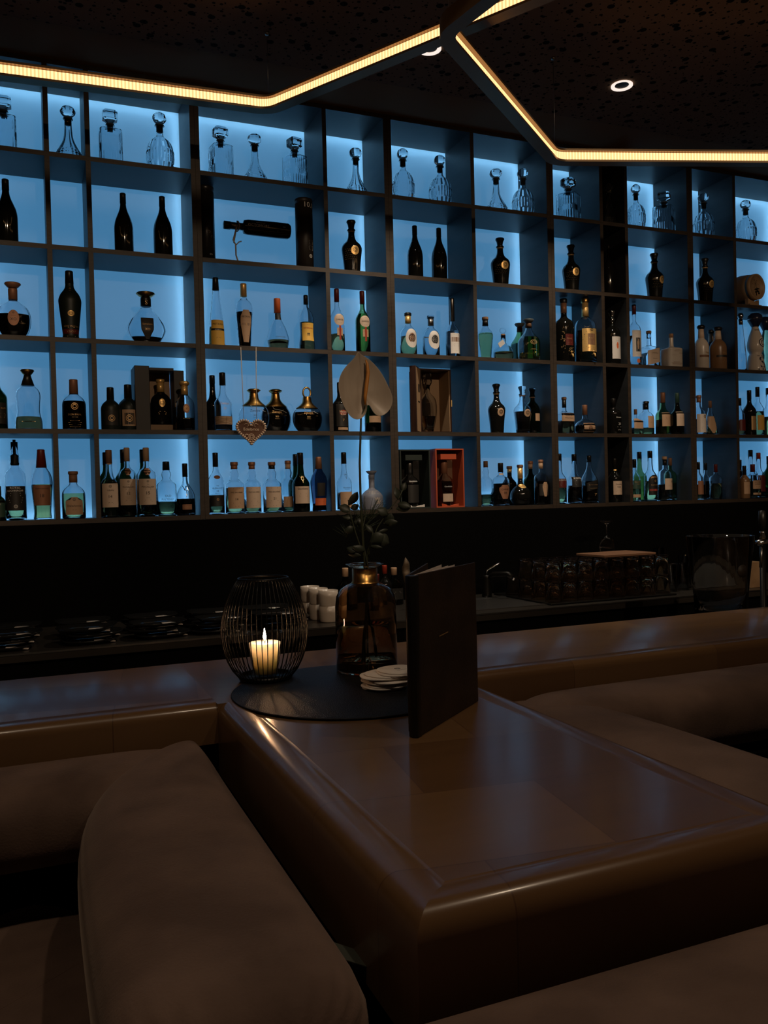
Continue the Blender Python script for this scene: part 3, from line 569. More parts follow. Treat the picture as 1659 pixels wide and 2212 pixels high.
bottle(3, 978, 644, 30, 'slim', 'clear', 'tall slim clear bottle with white label, right of the round-label pair', ('water', .45), ('steel', 'plain', .62), [('white', .08, .41, .82, [('|1', 1.0, .38), ('|4', .8, .24), ('|1', .4, .12)]), ('brownp', .27, .345, .72, [])], rz=.4)
bottle(3, 1049, 685, 33, 'taperup', 'clear', 'tapered bottle of green spirit with broad wooden stopper', ('paleg', .62), ('cork', 'cork', .80, 'capblack'), [])
t, P, r, h = bottle(3, 1087, 707, 44, 'ball', 'cut', 'small round ribbed decanter with loop stopper and hanging paper tag', ('brown', .26), None, [], Y=.07)
MB().lathe([(r*.2, .70*h), (r*.22, .80*h)], 16).build('cork', 'cork', t); MB().tube([(r*.32*cos(2*pi*i/16), 0, .90*h+.075*h*sin(2*pi*i/16)) for i in range(16)], .0025, 8, closed=True).build('stopper_loop', 'clear', t)
tg = MB().box((-.002, -.0008, -.012), (.040, .0008, .012)).build('paper_tag', 'white', t, loc=(-r*.9, -r*.75, .42*h)); tg.rotation_euler = (0, -.6, .2)
bottle(3, 1123, 699, 34, 'sqj', 'greenglass', 'green square bottle with flared grey stopper standing behind another', ('paleg', .5), ('stop', 'flare', .80, 'wine'), [], Y=.17)
bottle(3, 1142, 690, 46, 'sqj', 'clear', 'clear square bottle of green spirit with flared grey stopper', ('paleg', .56), ('stop', 'flare', .80, 'brownp'), [(None, 0, 0, 0, [('@', .5, .42), ('|2', .5, .26)], 'rect', 'goldink')], Y=.085)
def tapped(x, top, w, glass, lab, lm, cap, ink, t2):
    t, P, r, h = bottle(3, x, top, w, 'broad', glass, lab, ('brown', .5) if glass == 'clear' else None, cap, [(lm, .17, .52, .95, [('@', .3, .50)]), (t2, .27, .44, .42, [('TUNEL', .62, .37), ('|1', .5, .31), ('|1', .5, .41)], 'rect', ink)] if lm else [(None, 0, 0, 0, [('|1', 1.9, .535), ('|1', 1.9, .16)], 'rect', 'goldink'), (t2, .27, .44, .46, [('TUNEL', .62, .37), ('|1', .5, .31), ('|1', .5, .41)], 'rect', ink)], rz=.35)
    mb = MB(); fn = surf(P, r, h, .0004); rr = random.Random(int(x))
    for i in range(34):
        u = rr.uniform(-.95, -.45)*r if i < 22 else rr.uniform(-.4, .5)*r; v = (rr.uniform(.22, .48) if i < 22 else rr.uniform(.18, .25))*h; a = rr.uniform(0, 6); s_ = .0035
        mb.add([fn(u+s_*cos(a+q)*k, v+s_*sin(a+q)*k) for q, k in ((0, 1), (pi/2, .45), (pi, 1), (3*pi/2, .45))], [(0, 1, 2, 3)])
    mb.build('leaf_ornament', 'goldink' if not lm else 'ink', t, fix=False)
    mb = MB(); z = .12*h; mb.tube([(0, -r-.0005, z), (0, -r-.022, z), (0, -r-.026, z-.014)], .005, 10); mb.tube([(0, -r-.012, z), (0, -r-.012, z+.012)], .003, 8); mb.lathe([(.002, 0), (.008, .003), (.008, .007), (.002, .010)], 12, (0, -r-.012, z+.010)); mb.build('tap', 'gold', t)
tapped(1219, 637, 42, 'black', 'big black bottle with gold ornament, dark red label and gold tap', None, ('capblack', 'cork', .78, 'copper'), 'goldink', 'wine')
tapped(1266, 642, 44, 'clear', 'big bottle wrapped in gold label with gold tap, right of the black one', 'gold', ('brass', 'cork', .72, 'gold'), 'goldink', 'brownp')
bottle(3, 1323, 670, 33, 'broad', 'black', 'dark bottle with tall white label and round orange seal', None, ('chrome', 'knob', .80, 'capblack'), [('white', .10, .50, .72, [('|1', .5, .36), ('|1', .5, .42)]), ('orange', .28, .40, .16, [], 'oval')], rz=.4, Y=.08)
t, P, r, h = bottle(3, 1371, 658, 27, 'broad', 'clear', 'tall clear bottle with white picture label and orange seal', ('water', .5), ('wine', 'plain', .84), [('white', .16, .58, .95, [('|1', 1.2, .52), ('|1', 1, .2)]), ('darkp', .24, .46, .40, []), ('tan', .28, .44, .22, [], 'shield'), ('orange', .06, .13, .3, [], 'oval')], rz=.3)
bottle(3, 1402, 715, 34, 'sqb', 'clear', 'flat-shouldered clear bottle with slanting cream label and cork', ('water', .4), ('cork', 'cork', .80, 'clear'), [('cream', .12, .50, .55, [('|2', .6, .40), ('|1', .6, .25)], 'slant')], rz=.2, Y=.12)
bottle(3, 1450, 721, 40, 'sqb', 'ceram', 'cream ceramic bottle with slanting map lines and cork', None, ('cork', 'plain', .88), [(None, 0, 0, 0, [('|1', 1.0, .50, -.1), ('|1', .9, .46, .1), ('|1', .5, .34, -.2), ('XXI', .3, .40, .35), ('|1', 1, .08), ('|2', .8, .14), ('|2', 1, .58)], 'rect', 'brownp')], rz=.3)
for x, top, w, g, lab, Y in ((1515, 702, 31, 'ceram', 'pale ceramic bottle with dark patterned stopper, left of a brown one', .09), (1536, 712, 26, 'blueglass', 'blue-grey bottle with dark stopper, behind two ceramic bottles', .19), (1551, 706, 36, 'brownc', 'brown ceramic bottle with dark patterned stopper', .08)):
    bottle(3, x, top, w, 'squat', g, lab, None, ('capblack', 'ballc', .70, 'cream'), [] if Y > .15 else [(None, 0, 0, 0, [('Padre', .8, .37, .25), ('|2', .8, .18, .2), ('@', .3, .78)], 'rect', 'goldink'), ('brownp' if g == 'ceram' else 'darkp', .27, .32, .95, [('|1', 1.2, .30)])], rz=.35, Y=Y)
bottle(3, 1601, 676, 22, 'cone', 'clear', 'slim clear figure-like bottle with round silver band, near the right edge', ('water', .3), ('chrome', 'ballc', .80, 'chrome'), [], Y=.08)
def hourglass(x, top, w, g, lab, Y, deco):
    loc, h, r = place(3, x, top, w, Y); t = thing('bottle', lab, 'bottle', loc, .2, GL[3]); P = [(.92, 0, 2, 1), (1, .02, 2, 1), (.86, .16, 2, 1), (.72, .27, 2, 1), (.60, .31, 2, 1), (.80, .38, 2, 1), (.84, .46, 2, 1), (.66, .60, 2, 1), (.40, .71, 2, 1), (.34, .76, 2, 1)]; P = refine(P)
    MB().rings(rings_of(P, r, h, 28)).build('bottle_body', g, t); MB().lathe([(r*.36, .761*h), (r*.74, .87*h), (r*.76, .90*h), (r*.70, .95*h), (r*.4, .99*h), (.001, h)], 24).build('stopper', 'bluef', t)
    if deco:
        lettering(t, 'blueink', [('S', .7*r, -.1*r, .15*h), ('@', .9*r, 0, .48*h), ('• • • •', 1.5*r, 0, .03*h), ('~ ~ ~', 1.2*r, 0, .26*h), ('WWWW', 1.0*r, 0, .70*h)], surf(P, r, h, .001)); add_label(t, P, r, h, ('white', .40, .58, .4, [('XO', .3, .49)], 'oval', 'blueink'))
        MB().lathe([(r*.77, .885*h), (r*.77, .893*h)], 24).build('silver_ring', 'chrome', t)
hourglass(1632, 671, 40, 'ceram', 'white hourglass ceramic bottle painted with navy flowers', .07, 1)
hourglass(1654, 684, 30, 'greenglass', 'green hourglass bottle with black bell stopper, cut off by right edge', .12, 0)
# ------------------------------------------------------------------ fourth shelf
bottle(4, -6, 800, 40, 'std', 'dkgreenglass', 'dark green rum bottle cut off by the left edge', None, ('capblack',), [('darkp', .10, .45, 1.1, [('RUM', .5, .36, .7), ('|5', .7, .27, .6)], 'rect', 'goldink')], rz=.3)
bottle(4, 61, 799, 55, 'waist', 'clear', 'curvy clear bottle with flared stopper, a quarter full of dark spirit', ('brown', .22), ('brass', 'flare', .74, 'capblack'), [(None, 0, 0, 0, [('|1', 1.4, .13)], 'rect', 'goldink')])
bottle(4, 160, 820, 48, 'squat', 'clear', 'dark bottle with printed face and red-brown neck foil, alone in its compartment', ('dark', .57), ('copper', 'plain', .72), [(None, 0, 0, 0, [('@', .6, .46), ('DON PAPA', 1.1, .30), ('|1', .7, .25), ('|4', 1.1, .18)], 'rect', 'goldink')])
for x, top, w, lab, lm, Y in ((239, 837, 40, 'short dark bottle with dim label, left of the open box', 'darkp', .12), (277, 831, 43, 'short dark bottle with portrait label beside the open box', 'tan', .04)):
    bottle(4, x, top, w, 'squat', 'matt', lab, None, ('capblack',), [(lm, .12, .46, .70, [('|1', 1.1, .42)], 'rect'), ('ink' if lm == 'tan' else 'darkp', .15, .39, .48, [('@', .7, .28)], 'rect', 'goldink')])
def openbox():
    zb = ZB[4]+TH/2+.0004; Y = .105; x0 = on_y(292, 860, Y).x; x1 = on_y(401, 860, Y).x; h = up_at(345, 797, (x0+x1)/2, Y+.08)-zb
    t = thing('gift_box', 'open dark brown presentation box with tan lining, bottle inside', 'box', (x0, Y, zb)); W_ = x1-x0; d = .14
    MB().box((0, 0, 0), (W_*.29, d, h)).build('box_door', 'boxdark', t, .002); MB().box((W_*.79, .03, 0), (W_, d, h*.96)).build('box_door', 'boxdark', t, .002)
    m_ = MB(); m_.box((W_*.30, d-.01, 0), (W_*.78, d, h*.98)); m_.build('box_back', 'lining', t)
    MB().box((W_*.30, .02, 0), (W_*.78, d-.0105, .032)).build('bottle_plinth', 'lining', t, .001); MB().box((W_*.30, .01, h*.94), (W_*.78, d-.0105, h*.98)).build('box_top', 'boxdark', t)
    return x0+W_*.54, zb+.0325
bx, bz = openbox()
h, r = .20, .0435; PLACED[4].append((bx, .15, .07)); t = thing('bottle', 'dark bottle with gold crown stopper inside the open brown box', 'bottle', (bx, .165, bz), 0, GL[4])
P_ = bottle_parts(t, 'squat', r, h, 'black', None, ('gold', 'cork', .72, 'gold'), [('gold', .38, .56, .30, [('@', .4, .47)], 'oval', 'ink'), (None, 0, 0, 0, [('|3', .8, .28)], 'rect', 'goldink')])
bottle(4, 400, 823, 42, 'squat', 'clear', 'clear bottle with gold domed stopper and medallion, right of the open box', ('dark', .24), ('gold', 'ballc', .72, 'gold'), [('copper', .34, .52, .34, [('@', .5, .43)], 'oval', 'goldink'), (None, 0, 0, 0, [('|1', 1.0, .23)], 'rect', 'goldink')], Y=.03)
bottle(4, 460, 811, 34, 'tallb', 'black', 'dark bottle half hidden behind the wicker-banded bottle', None, ('capblack',), [], Y=.17)
bottle(4, 482, 805, 37, 'tallb', 'clear', 'clear bottle with wicker band and black cap', ('dark', .10), ('capblack', 'plain', .78), [('wicker', .11, .25, 1.4, []), (None, 0, 0, 0, [('Zacapa', 1.1, .46), ('23', .3, .38)], 'rect', 'goldink')], Y=.07)
def rounddec(x, top, w, lab, liq, ring=False, Y=.1):
    t, P, r, h = bottle(4, x, top, w, 'round', 'clear', lab, liq, None, [(None, 0, 0, 0, [('Zacapa', .62, .47, -.1), ('XO', .22, .37, -.1), ('|1', .4, .32, -.1), ('|1', .25, .40, .5)], 'rect', 'goldink' if liq else 'ink')], Y=Y, rz=.15)
    MB().rings(rings_of(clip(P, .60, .90), r, h, 28, -.0012)).build('gold_collar', 'brass', t)
    fn = surf(P, r, h, .0010); mb = MB()
    pts = [(-.35, .60), (-.28, .545), (.05, .52), (.3, .505), (.36, .53), (.30, .505), (.62, .46)]; mb.tube([fn(a*r, v*h) for a, v in pts], .0009, 5); mb.build('branch_ornament', 'whiteink', t)
    if ring: MB().tube([(r*.26*cos(2*pi*i/20), 0, h*.95+r*.34*sin(2*pi*i/20)+r*.14) for i in range(20)], r*.06, 8, closed=True).build('ring_stopper', 'brass', t)
    else: MB().lathe([(r*.24, .90*h+.0005), (r*.40, .945*h), (r*.44, .965*h), (r*.3, .995*h), (r*.05, h)], 24).build('stopper', 'brass', t)
rounddec(549, 840, 68, 'round flat decanter, empty, behind the gingerbread heart', None, Y=.06)
rounddec(596, 841, 66, 'round flat decanter full of dark rum, between two others', ('dark', .60), Y=.15)
rounddec(665, 849, 70, 'round flat decanter with ring-shaped gold stopper', ('dark', .50), True, Y=.09)
bottle(4, 735, 826, 34, 'std', 'black', 'black rum bottle with red Club emblem, left behind the white flower', None, ('capblack',), [('darkp', .12, .60, .9, [('Havana', .95, .42), ('Club', .7, .36), ('7', .2, .24), ('|1', .8, .30)], 'rect', 'goldink'), ('redink', .335, .44, .48, [('Havana', .85, .405), ('Club', .6, .36)], 'oval', 'whiteink'), ('tan', .05, .10, .7, [])], rz=.2)
bottle(4, 805, 836, 35, 'std', 'dkgreenglass', 'dark green bottle with pale curled label, right behind the white flower', None, ('capblack',), [('tan', .22, .36, .85, [('|1', 1, .30)]), (None, 0, 0, 0, [('@', .4, .52)], 'rect', 'goldink')], rz=.4)
def cabinetbox():
    zb = ZB[4]+TH/2+.0004; Y = .085; xa = on_y(908, 860, Y).x; xb = on_y(975, 860, Y).x; h = up_at(930, 797, (xa+xb)/2, Y)-zb; d = .125; W_ = xb-xa
    t = thing('gift_box', 'upright walnut presentation box standing open on a cut decanter', 'box', (xa, Y, zb))
    MB().box((0, d-.008, 0), (W_, d, h)).build('box_back', 'boxwood', t); MB().box((0, 0, 0), (.007, d-.0085, h)).build('box_side', 'boxwood', t); MB().box((W_-.007, 0, 0), (W_, d-.0085, h)).build('box_side', 'boxwood', t)
    MB().box((.0075, 0, h-.007), (W_-.0075, d-.0085, h)).build('box_top', 'boxwood', t); MB().box((.0075, .0, 0), (W_-.0075, d-.0085, .010)).build('box_floor', 'boxwood', t)
    MB().box((.0076, d-.014, .0105), (W_-.0076, d-.0088, h-.0075)).build('box_lining', 'lining', t); MB().box((W_-.011, .002, .0105), (W_-.0076, d-.0145, h-.0075)).build('box_lining', 'lining', t)
    dL = .092; door = MB().box((0, 0, 0), (.030, dL, h)).build('box_door', 'boxwood', t, .001, loc=(-.001, -.002, 0)); door.rotation_euler = (0, 0, 2.498)
    MB().box((-.0012, .005, .006), (-.0003, dL-.006, h-.006)).build('door_lining', 'lining', door); MB().box((-.0019, .02, h*.62), (-.0013, .05, h*.74)).build('door_print', 'ink', door); MB().box((-.0019, .02, h*.46), (-.0013, .06, h*.48)).build('door_print', 'ink', door)
    MB().box((W_*.985, -.003, h*.42), (W_*1.01, .001, h*.52)).build('clasp', 'gold', t)
    hh, r = up_at(930, 808, xa+W_*.42, Y+.06)-zb-.010, 36*mpp((xa, Y, zb))/2
    t2 = thing('decanter', 'tall clear decanter with blocky stopper inside the walnut box', 'decanter', (xa+W_*.42, Y+.062, zb+.0105)); P = refine([(.5, 0, 6, 1), (.56, .02, 6, 1), (.95, .30, 5, 1), (1, .48, 4, 1), (.86, .58, 3, 1), (.45, .66, 2, 1), (.28, .70, 2, 1), (.28, .78, 2, 1)])
    rr = r*.92; MB().rings(rings_of(P, rr, hh, 28)+rings_of(clip(P, .05, .78), rr, hh, 28, .003)[::-1]).build('decanter_body', 'clear', t2); MB().rings(rings_of(clip(P, .06, .27), rr, hh, 28, .0036)).build('liquid', 'brown', t2)
    MB().rings([[(*ringpt(2*pi*(j+.5)/12, q, 8, 1), z) for j in range(12)] for q, z in ((rr*.22, .781*hh), (rr*.45, .84*hh), (rr*.5, .97*hh), (rr*.4, hh))], smooth=False).build('stopper', 'clear', t2)
cabinetbox()
blackdec(4, 1073, 829, 37, 'black studded decanter with pale oval label on the fourth shelf')
t = blackdec(4, 1129, 834, 38, 'clear-topped studded decanter of dark spirit with cut stopper', 'clear', ('dark', .46), cap=('clear', 'knob', .80, 'brownp'), rz=.5, Y=.07)
bottle(4, 1150, 838, 32, 'squat', 'dkgreenglass', 'dark bottle with clear knob stopper behind the studded decanter', None, ('clear', 'knob', .80, 'brownp'), [('tan', .28, .44, .4, [])], Y=.16, rz=.6)
bottle(4, 1219, 858, 33, 'sqb', 'clear', 'square-shouldered bottle with handwritten tan label, half full', ('brown', .36), ('brownp', 'cork', .72, 'capblack'), [('tan', .34, .56, .55, [('Gold of', .55, .49), ('Mauritius', .65, .43), ('|1', .2, .37)])], rz=.12)
bottle(4, 1263, 875, 46, 'ball', 'clear', 'squat round bottle with wire swing stopper and tan label', ('dark', .30), ('copper', 'plain', .66), [('tan', .06, .36, .62, [('|2', .6, .28), ('RUM', .4, .16)], 'rect', 'ink'), ('brownp', .12, .30, .18, [], 'oval')], rz=.3)
bottle(4, 1325, 861, 33, 'broad', 'black', 'black bottle marked 20 in the narrow unlit compartment', None, ('capblack',), [(None, 0, 0, 0, [('Dictador', .85, .46, .2), ('20', .4, .28, .25), ('|1', .9, .19, .2), ('|2', .5, .12, .2)], 'rect', 'whiteink')], rz=.3, Y=.09)
bottle(4, 1373, 884, 24, 'sqb', 'clear', 'small clear bottle with pale label, leftmost right of the dark column', ('amber', .28), ('copper', 'plain', .80), [('tan', .25, .65, .55, [])], Y=.13)
bottle(4, 1395, 867, 34, 'squat', 'clear', 'clear bottle with silver disc stopper and small tan label', ('amber', .22), ('chrome', 'cork', .76, 'capblack'), [('tan', .22, .56, .55, [('|2', .5, .38)])], rz=.5)
bottle(4, 1432, 848, 31, 'tallb', 'greenglass', 'green-tinted bottle with orange neck foil and tan label, left of twin', ('brown', .36), ('copper', 'plain', .76), [('tan', .20, .52, .85, [('|6', .8, .46)])], rz=.4)
bottle(4, 1463, 849, 33, 'tallb', 'dkgreenglass', 'dark green bottle with green neck foil and cream label, right of twin', None, ('greenp', 'plain', .76), [('cream', .20, .54, .85, [('|6', .8, .46)])], rz=.4)
bottle(4, 1510, 854, 28, 'std', 'clear', 'clear bottle with patterned paper label, left of the pyramid bottle', ('water', .4), ('copper', 'cork', .82, 'copper'), [('white', .06, .52, 1.0, [('@', .5, .46, .3), ('|3', 1, .36, .2), ('|3', 1, .2, .2)])], Y=.08, rz=.3)
bottle(4, 1534, 866, 30, 'pyr', 'clear', 'pyramid-shaped bottle in shadow behind the patterned label', ('amber', .3), ('brownp', 'plain', .80), [('tan', .08, .56, .5, [], 'drop')], Y=.19)
t, P, r, h = bottle(4, 1563, 853, 42, 'pyr', 'clear', 'pyramid-shaped clear bottle with orange-tan label', ('water', .3), ('copper', 'plain', .80), [], rz=.25)
fn0 = lambda u, v: (u, -(r*.70*(1-.60*v/h)+.0012), v)
mb = MB(); vs = [fn0(s*(r*.72*(1-.62*z)), z*h) for z in (.10, .25, .4, .55, .64) for s in (-1, 1)]; mb.add(vs, [(2*i, 2*i+1, 2*i+3, 2*i+2) for i in range(4)]); lb = mb.build('label', 'tan', t, fix=False); lettering(lb, 'ink', [('LONDON', .6*r, 0, .48*h), ('|2', .4*r, 0, .56*h), ('@', .3*r, 0, .32*h), ('|1', 1.0*r, 0, .13*h)], lambda u, v: (u, fn0(u, v)[1]-.0006, v))
for x, top, w, k, g, lab, lq, cp, lm, Y in (
    (1598, 860, 22, 'std', 'clear', 'short clear bottle with red-brown label, first beyond the pyramid bottles', ('brown', .4), 'capblack', 'wine', .09), (1619, 843, 27, 'std', 'black', 'black bottle with gold emblem strip near the right edge of the fourth shelf', None, 'capblack', 'goldink', .07),
    (1637, 836, 25, 'std', 'clear', 'clear bottle with yellow label near the right end of the fourth shelf', ('paleg', .5), 'capblack', 'yellow', .12), (1660, 838, 26, 'tallb', 'clear', 'clear bottle with dark label cut off by the right edge of the fourth shelf', ('amber', .4), 'capblack', 'darkp', .1)):
    bottle(4, x, top, w, k, g, lab, lq, (cp,), [(lm, .12, .42, .45 if lm == 'goldink' else .8, [('|3', .7, .34)])], Y=Y, rz=.3)
# ------------------------------------------------------------------ bottom shelf
B5 = lambda *a, **k: bottle(5, *a, **k)
B5(-3, 1050, 28, 'squat', 'dkgreenglass', 'green bottle with grey label cut off by the left edge, bottom shelf', None, ('capblack',), [('greenp', .10, .60, 1, [('|3', .6, .5)], 'rect', 'whiteink')])
B5(34, 950, 42, 'bulb', 'clear', 'bottle with black pourer spout and black printed label, bottom shelf', ('paleg', .42), ('capblack', 'pourer', .68), [('darkp', .12, .42, 1.05, [('ROYAL', 1.0, .40), ('LOCHNAGAR', 1.55, .365), ('|1', 1.3, .33), ('|4', 1.4, .30), ('@', .35, .17)], 'rect', 'whiteink')])
B5(91, 971, 43, 'glenm', 'clear', 'hourglass-shaped bottle with orange-brown label and brown cap', ('amber', .50), ('wine', 'plain', .74), [('copper', .20, .49, .90, [('GLENMORANGIE', 1.3, .44), ('18', .35, .34), ('|2', 1, .27)], 'rect', 'ink')])
B5(159, 1018, 47, 'squat', 'clear', 'squat bottle with arched cream label, alone in its compartment', ('paleg', .53), ('brownp', 'cork', .76, 'brownp'), [('tan', .08, .45, .80, [('@', .25, .40), ('Dalwhinnie', 1.2, .27), ('|1', .5, .18)], 'arch')])
for x, top, lab in ((228, 977, 'dark capped bottle hidden behind the cream label 14'), (268, 971, 'dark capped bottle hidden behind the label 12'), (310, 971, 'dark capped bottle hidden behind the label 15')): B5(x, top, 36, 'std', 'dkgreenglass', lab, None, ('capblack',), [], Y=.19)
B5(237, 972, 38, 'tallb', 'clear', 'clear bottle with large cream label 14 and hanging neck seal', ('brown', .56), ('brownp', 'plain', .80), [('cream', .15, .50, .98, [('@', .3, .46), ('OBAN', .7, .40), ('14', .35, .31), ('|2', .6, .22)]), ('tan', .78, .84, .34, [], 'oval')], Y=.08)
for x, n, w, lab in ((276, '12', 43, 'broad-shouldered bottle with large cream label 12'), (317.5, '15', 41, 'broad-shouldered bottle with large cream label 15')):
    B5(x, 967, w, 'broad', 'clear', lab, ('brown', .53), ('tan', 'plain', .80), [('cream', .17, .545, .98, [('@', .22, .51), ('The', .2, .465), ('MACALLAN', 1.25, .43), ('|1', .8, .395), (n, .34, .34), ('|1', .5, .27), ('|2', .8, .235)]), ('copper', .60, .70, .40, [('V', .5, .645)], 'shield', 'goldink')], Y=.08)
B5(360, 997, 41, 'bulb', 'clear', 'bulb-necked bottle with printed lettering on the glass', ('paleg', .24), ('capblack', 'plain', .84), [(None, 0, 0, 0, [('OLD', .6, .365), ('PULTENEY', 1.3, .30), ('@', .3, .17, .4)], 'rect', 'ink')], Y=.09)
B5(408, 1001, 48, 'dalmore', 'clear', 'bell-bottomed bottle with silver stag head on the shoulder', ('dark', .32), ('capblack', 'plain', .74), [(None, 0, 0, 0, [('Y', .42, .46), ('W', .8, .52), ('y', .25, .38)], 'rect', 'chrome'), ('copper', .11, .21, .5, [('DALMORE', .8, .16)], 'rect', 'goldink')], Y=.08)
B5(467, 978, 34, 'std', 'clear', 'clear bottle with printed 18 and dark band, first in the wide bottom compartment', ('paleg', .30), ('capblack', 'plain', .77), [(None, 0, 0, 0, [('THE', .3, .46), ('GLENLIVET', 1.3, .42), ('18', .25, .375), ('|1', .9, .34)], 'rect', 'blueink'), ('darkp', .13, .31, 1.05, [('@', .3, .24)], 'rect', 'goldink'), ('copper', .57, .63, .4, [], 'oval')], Y=.08)
for x, n, w, lab, lq, cp, Y in ((507, '14', 40, 'round-shouldered bottle with brown label 14, greenish spirit up to the shoulder', ('paleg', .50), 'copper', .08), (545, '', 37, 'round-shouldered bottle with cream label, between two like it', ('amber', .12), 'copper', .09), (588, '21', 39, 'round-shouldered bottle with cream label 21', ('amber', .12), 'capblack', .08)):
    B5(x, 998, w, 'bulb', 'clear', lab, lq, ('copper', 'cork', .86, cp), [('tan' if n == '14' else 'cream', .10, .51, .98, [('|1', 1, .48), ('THE BALVENIE', 1.35, .41), (n or '|1', .28, .28), ('|2', 1.1, .23 if n != '14' else .2), ('|1', .6, .14)])], Y=Y)
B5(650, 978, 37, 'tallb', 'dkgreenglass', 'green bottle with black cap and long cream label', None, ('capblack', 'plain', .80), [('cream', .14, .43, .98, [('Glenfiddich', 1.3, .39), ('|3', 1.0, .30)]), (None, 0, 0, 0, [('Y', .4, .52), ('W', .5, .58)], 'rect', 'goldink')], Y=.07)
B5(640, 981, 34, 'tallb', 'dkgreenglass', 'green bottle hidden behind its green twin', None, ('capblack', 'plain', .80), [], Y=.19)
B5(623, 995, 36, 'bulb', 'clear', 'nearly empty clear bottle with low tan label and cork', ('paleg', .16), ('copper', 'cork', .84, 'tan'), [('tan', .10, .30, .98, [('|2', 1, .26)]), (None, 0, 0, 0, [('@', .25, .44, .3)], 'rect', 'ink')], Y=.125)
B5(693, 987, 36, 'glenm', 'blueglass', 'blue-grey shouldered bottle with copper foil and orange base label', ('dark', .14), ('copper', 'plain', .78), [('darkp', .28, .52, .5, []), ('orange', .11, .24, .75, [('|1', .8, .18)])], Y=.10)
B5(744, 977, 32, 'tallb', 'clear', 'clear bottle printed with a stag, left of the stoneware jug', ('water', .3), ('capblack', 'plain', .80), [('tan', .04, .32, .95, [('|2', .8, .2)]), (None, 0, 0, 0, [('Glenfiddich', 1.1, .39), ('|1', 1.0, .36), ('Y', .3, .56), ('W', .4, .61)], 'rect', 'blueink')], rz=.15)
t, P, r, h = B5(803, 1017, 47, 'carafe', 'wedge', 'blue-grey stoneware jug bottle with cream relief figures', None, ('wedge', 'flare', .78, 'wedge'), [(None, 0, 0, 0, [('W', .5, .27, .1), ('&', .4, .2, .2), ('%', .4, .24, .3), ('////////////', 1.6, .44), ('|1', 1.2, .08)], 'rect', 'ceram')], cat='jug', name='stoneware_jug')
def whiskybox(x0p, x1p, top, m, lab, inner, btop, bx_, capm, lab2, lm):
    zb = ZB[5]+TH/2+.0004; Y = .012; x0 = on_y(x0p, 1040, Y).x; x1 = on_y(x1p, 1040, Y).x; h = up_at((x0p+x1p)/2, top, (x0+x1)/2, Y)-zb; d = .12; W_ = x1-x0; w = .006
    t = thing('gift_box', lab, 'box', (x0, Y, zb))
    MB().box((0, d-w, 0), (W_, d, h)).build('box_back', m, t); MB().box((0, 0, 0), (w, d-w-.0002, h)).build('box_side', m, t); MB().box((W_-w, 0, 0), (W_, d-w-.0002, h)).build('box_side', m, t)
    MB().box((w+.0002, 0, h-w), (W_-w-.0002, d-w-.0002, h)).build('box_top', m, t); MB().box((w+.0002, 0, 0), (W_-w-.0002, d-w-.0002, w)).build('box_floor', m, t)
    MB().box((W_*.2, .006, h*.82), (W_*.75, d-.02, h*.91)).build('neck_holder', m, t); MB().box((w+.0004, d-w-.0025, w+.0002), (W_-w-.0004, d-w-.0004, h-w-.0004)).build('box_lining', inner, t)
    mb = MB(); mb.add([(W_*.2, .004, w+.0004), (W_*.2, .004, .02), (W_*.52, .015, w+.004), (W_*.8, .004, .018), (W_*.8, .004, w+.0004), (W_*.5, .008, w+.0004)], [(0, 1, 2, 5), (5, 2, 3, 4)], False); mb.build('paper_flap', m if m != 'boxgreen' else 'white', t)
    hb = h*.78-w; t2 = thing('bottle', lab2, 'bottle', (x0+W_*.47, Y+.055, zb+w+.0006), 0, GL[5])
    bottle_parts(t2, 'squat', W_*.30, hb*1.0, 'clear', ('brown', .56), (capm, 'plain', .74), [(lm, .10, .28 if lm == 'cream' else .5, .62, [('|1', .7, .2)]), (None, 0, 0, 0, [('Glenfiddich', .9, .44 if lm == 'cream' else .58)], 'rect', 'whiteink')])
whiskybox(865, 930, 971, 'boxgreen', 'open-fronted dark green gift box with bottle inside', 'boxdark', 1000, 903, 'steel', 'bottle with long dark label inside the dark green box', 'darkp')
whiskybox(942, 1003, 969, 'boxorange', 'open-fronted orange gift box with bottle inside', 'brownp', 1000, 975, 'copper', 'bottle with small cream label inside the orange box', 'cream')
B5(1050, 996, 27, 'bulb', 'clear', 'clear bulb-necked bottle with a little green spirit, left of the crest labels', ('paleg', .24), ('brownp', 'plain', .86), [], Y=.12)
B5(1082, 1000, 36, 'broad', 'clear', 'dark-filled bottle with black cap and ornate crest label 18', ('dark', .52), ('capblack', 'plain', .78), [('copper', .16, .48, .72, [('CHIVAS', .9, .38), ('18', .3, .30), ('|2', .8, .20)], 'shield', 'ink'), ('cream', .72, .76, .35, [])], Y=.07)
B5(1101, 1007, 30, 'std', 'black', 'black bottle behind the round black flagon', None, ('brownp', 'cork', .84, 'gold'), [], Y=.18)
B5(1124, 1004, 45, 'ball', 'black', 'round black flagon with oval gold shoulder plate', None, ('brownp', 'cork', .66, 'gold'), [('gold', .42, .52, .40, [], 'oval')], Y=.07, rz=.3)
B5(1146, 996, 30, 'std', 'dkgreenglass', 'dark green bottle with tan stopper behind the crest labels', None, ('copper', 'cork', .82, 'tan'), [], Y=.18)
B5(1169, 993, 35, 'broad', 'clear', 'bottle with tan stopper and cross-shaped crest label', ('dark', .52), ('copper', 'cork', .80, 'tan'), [('tan', .18, .50, .45, [('|4', .6, .42)], 'shield'), ('darkp', .20, .46, .9, [])][::-1], Y=.09, rz=.45)
B5(1209, 980, 29, 'tallb', 'clear', 'clear bottle with dark red label, leftmost of three left of the dark column', ('paleg', .32), ('capblack',), [('wine', .32, .50, 1, [('BUSHMILLS', 1.4, .47), ('|3', 1, .41)], 'rect', 'whiteink')], Y=.10, rz=.1)
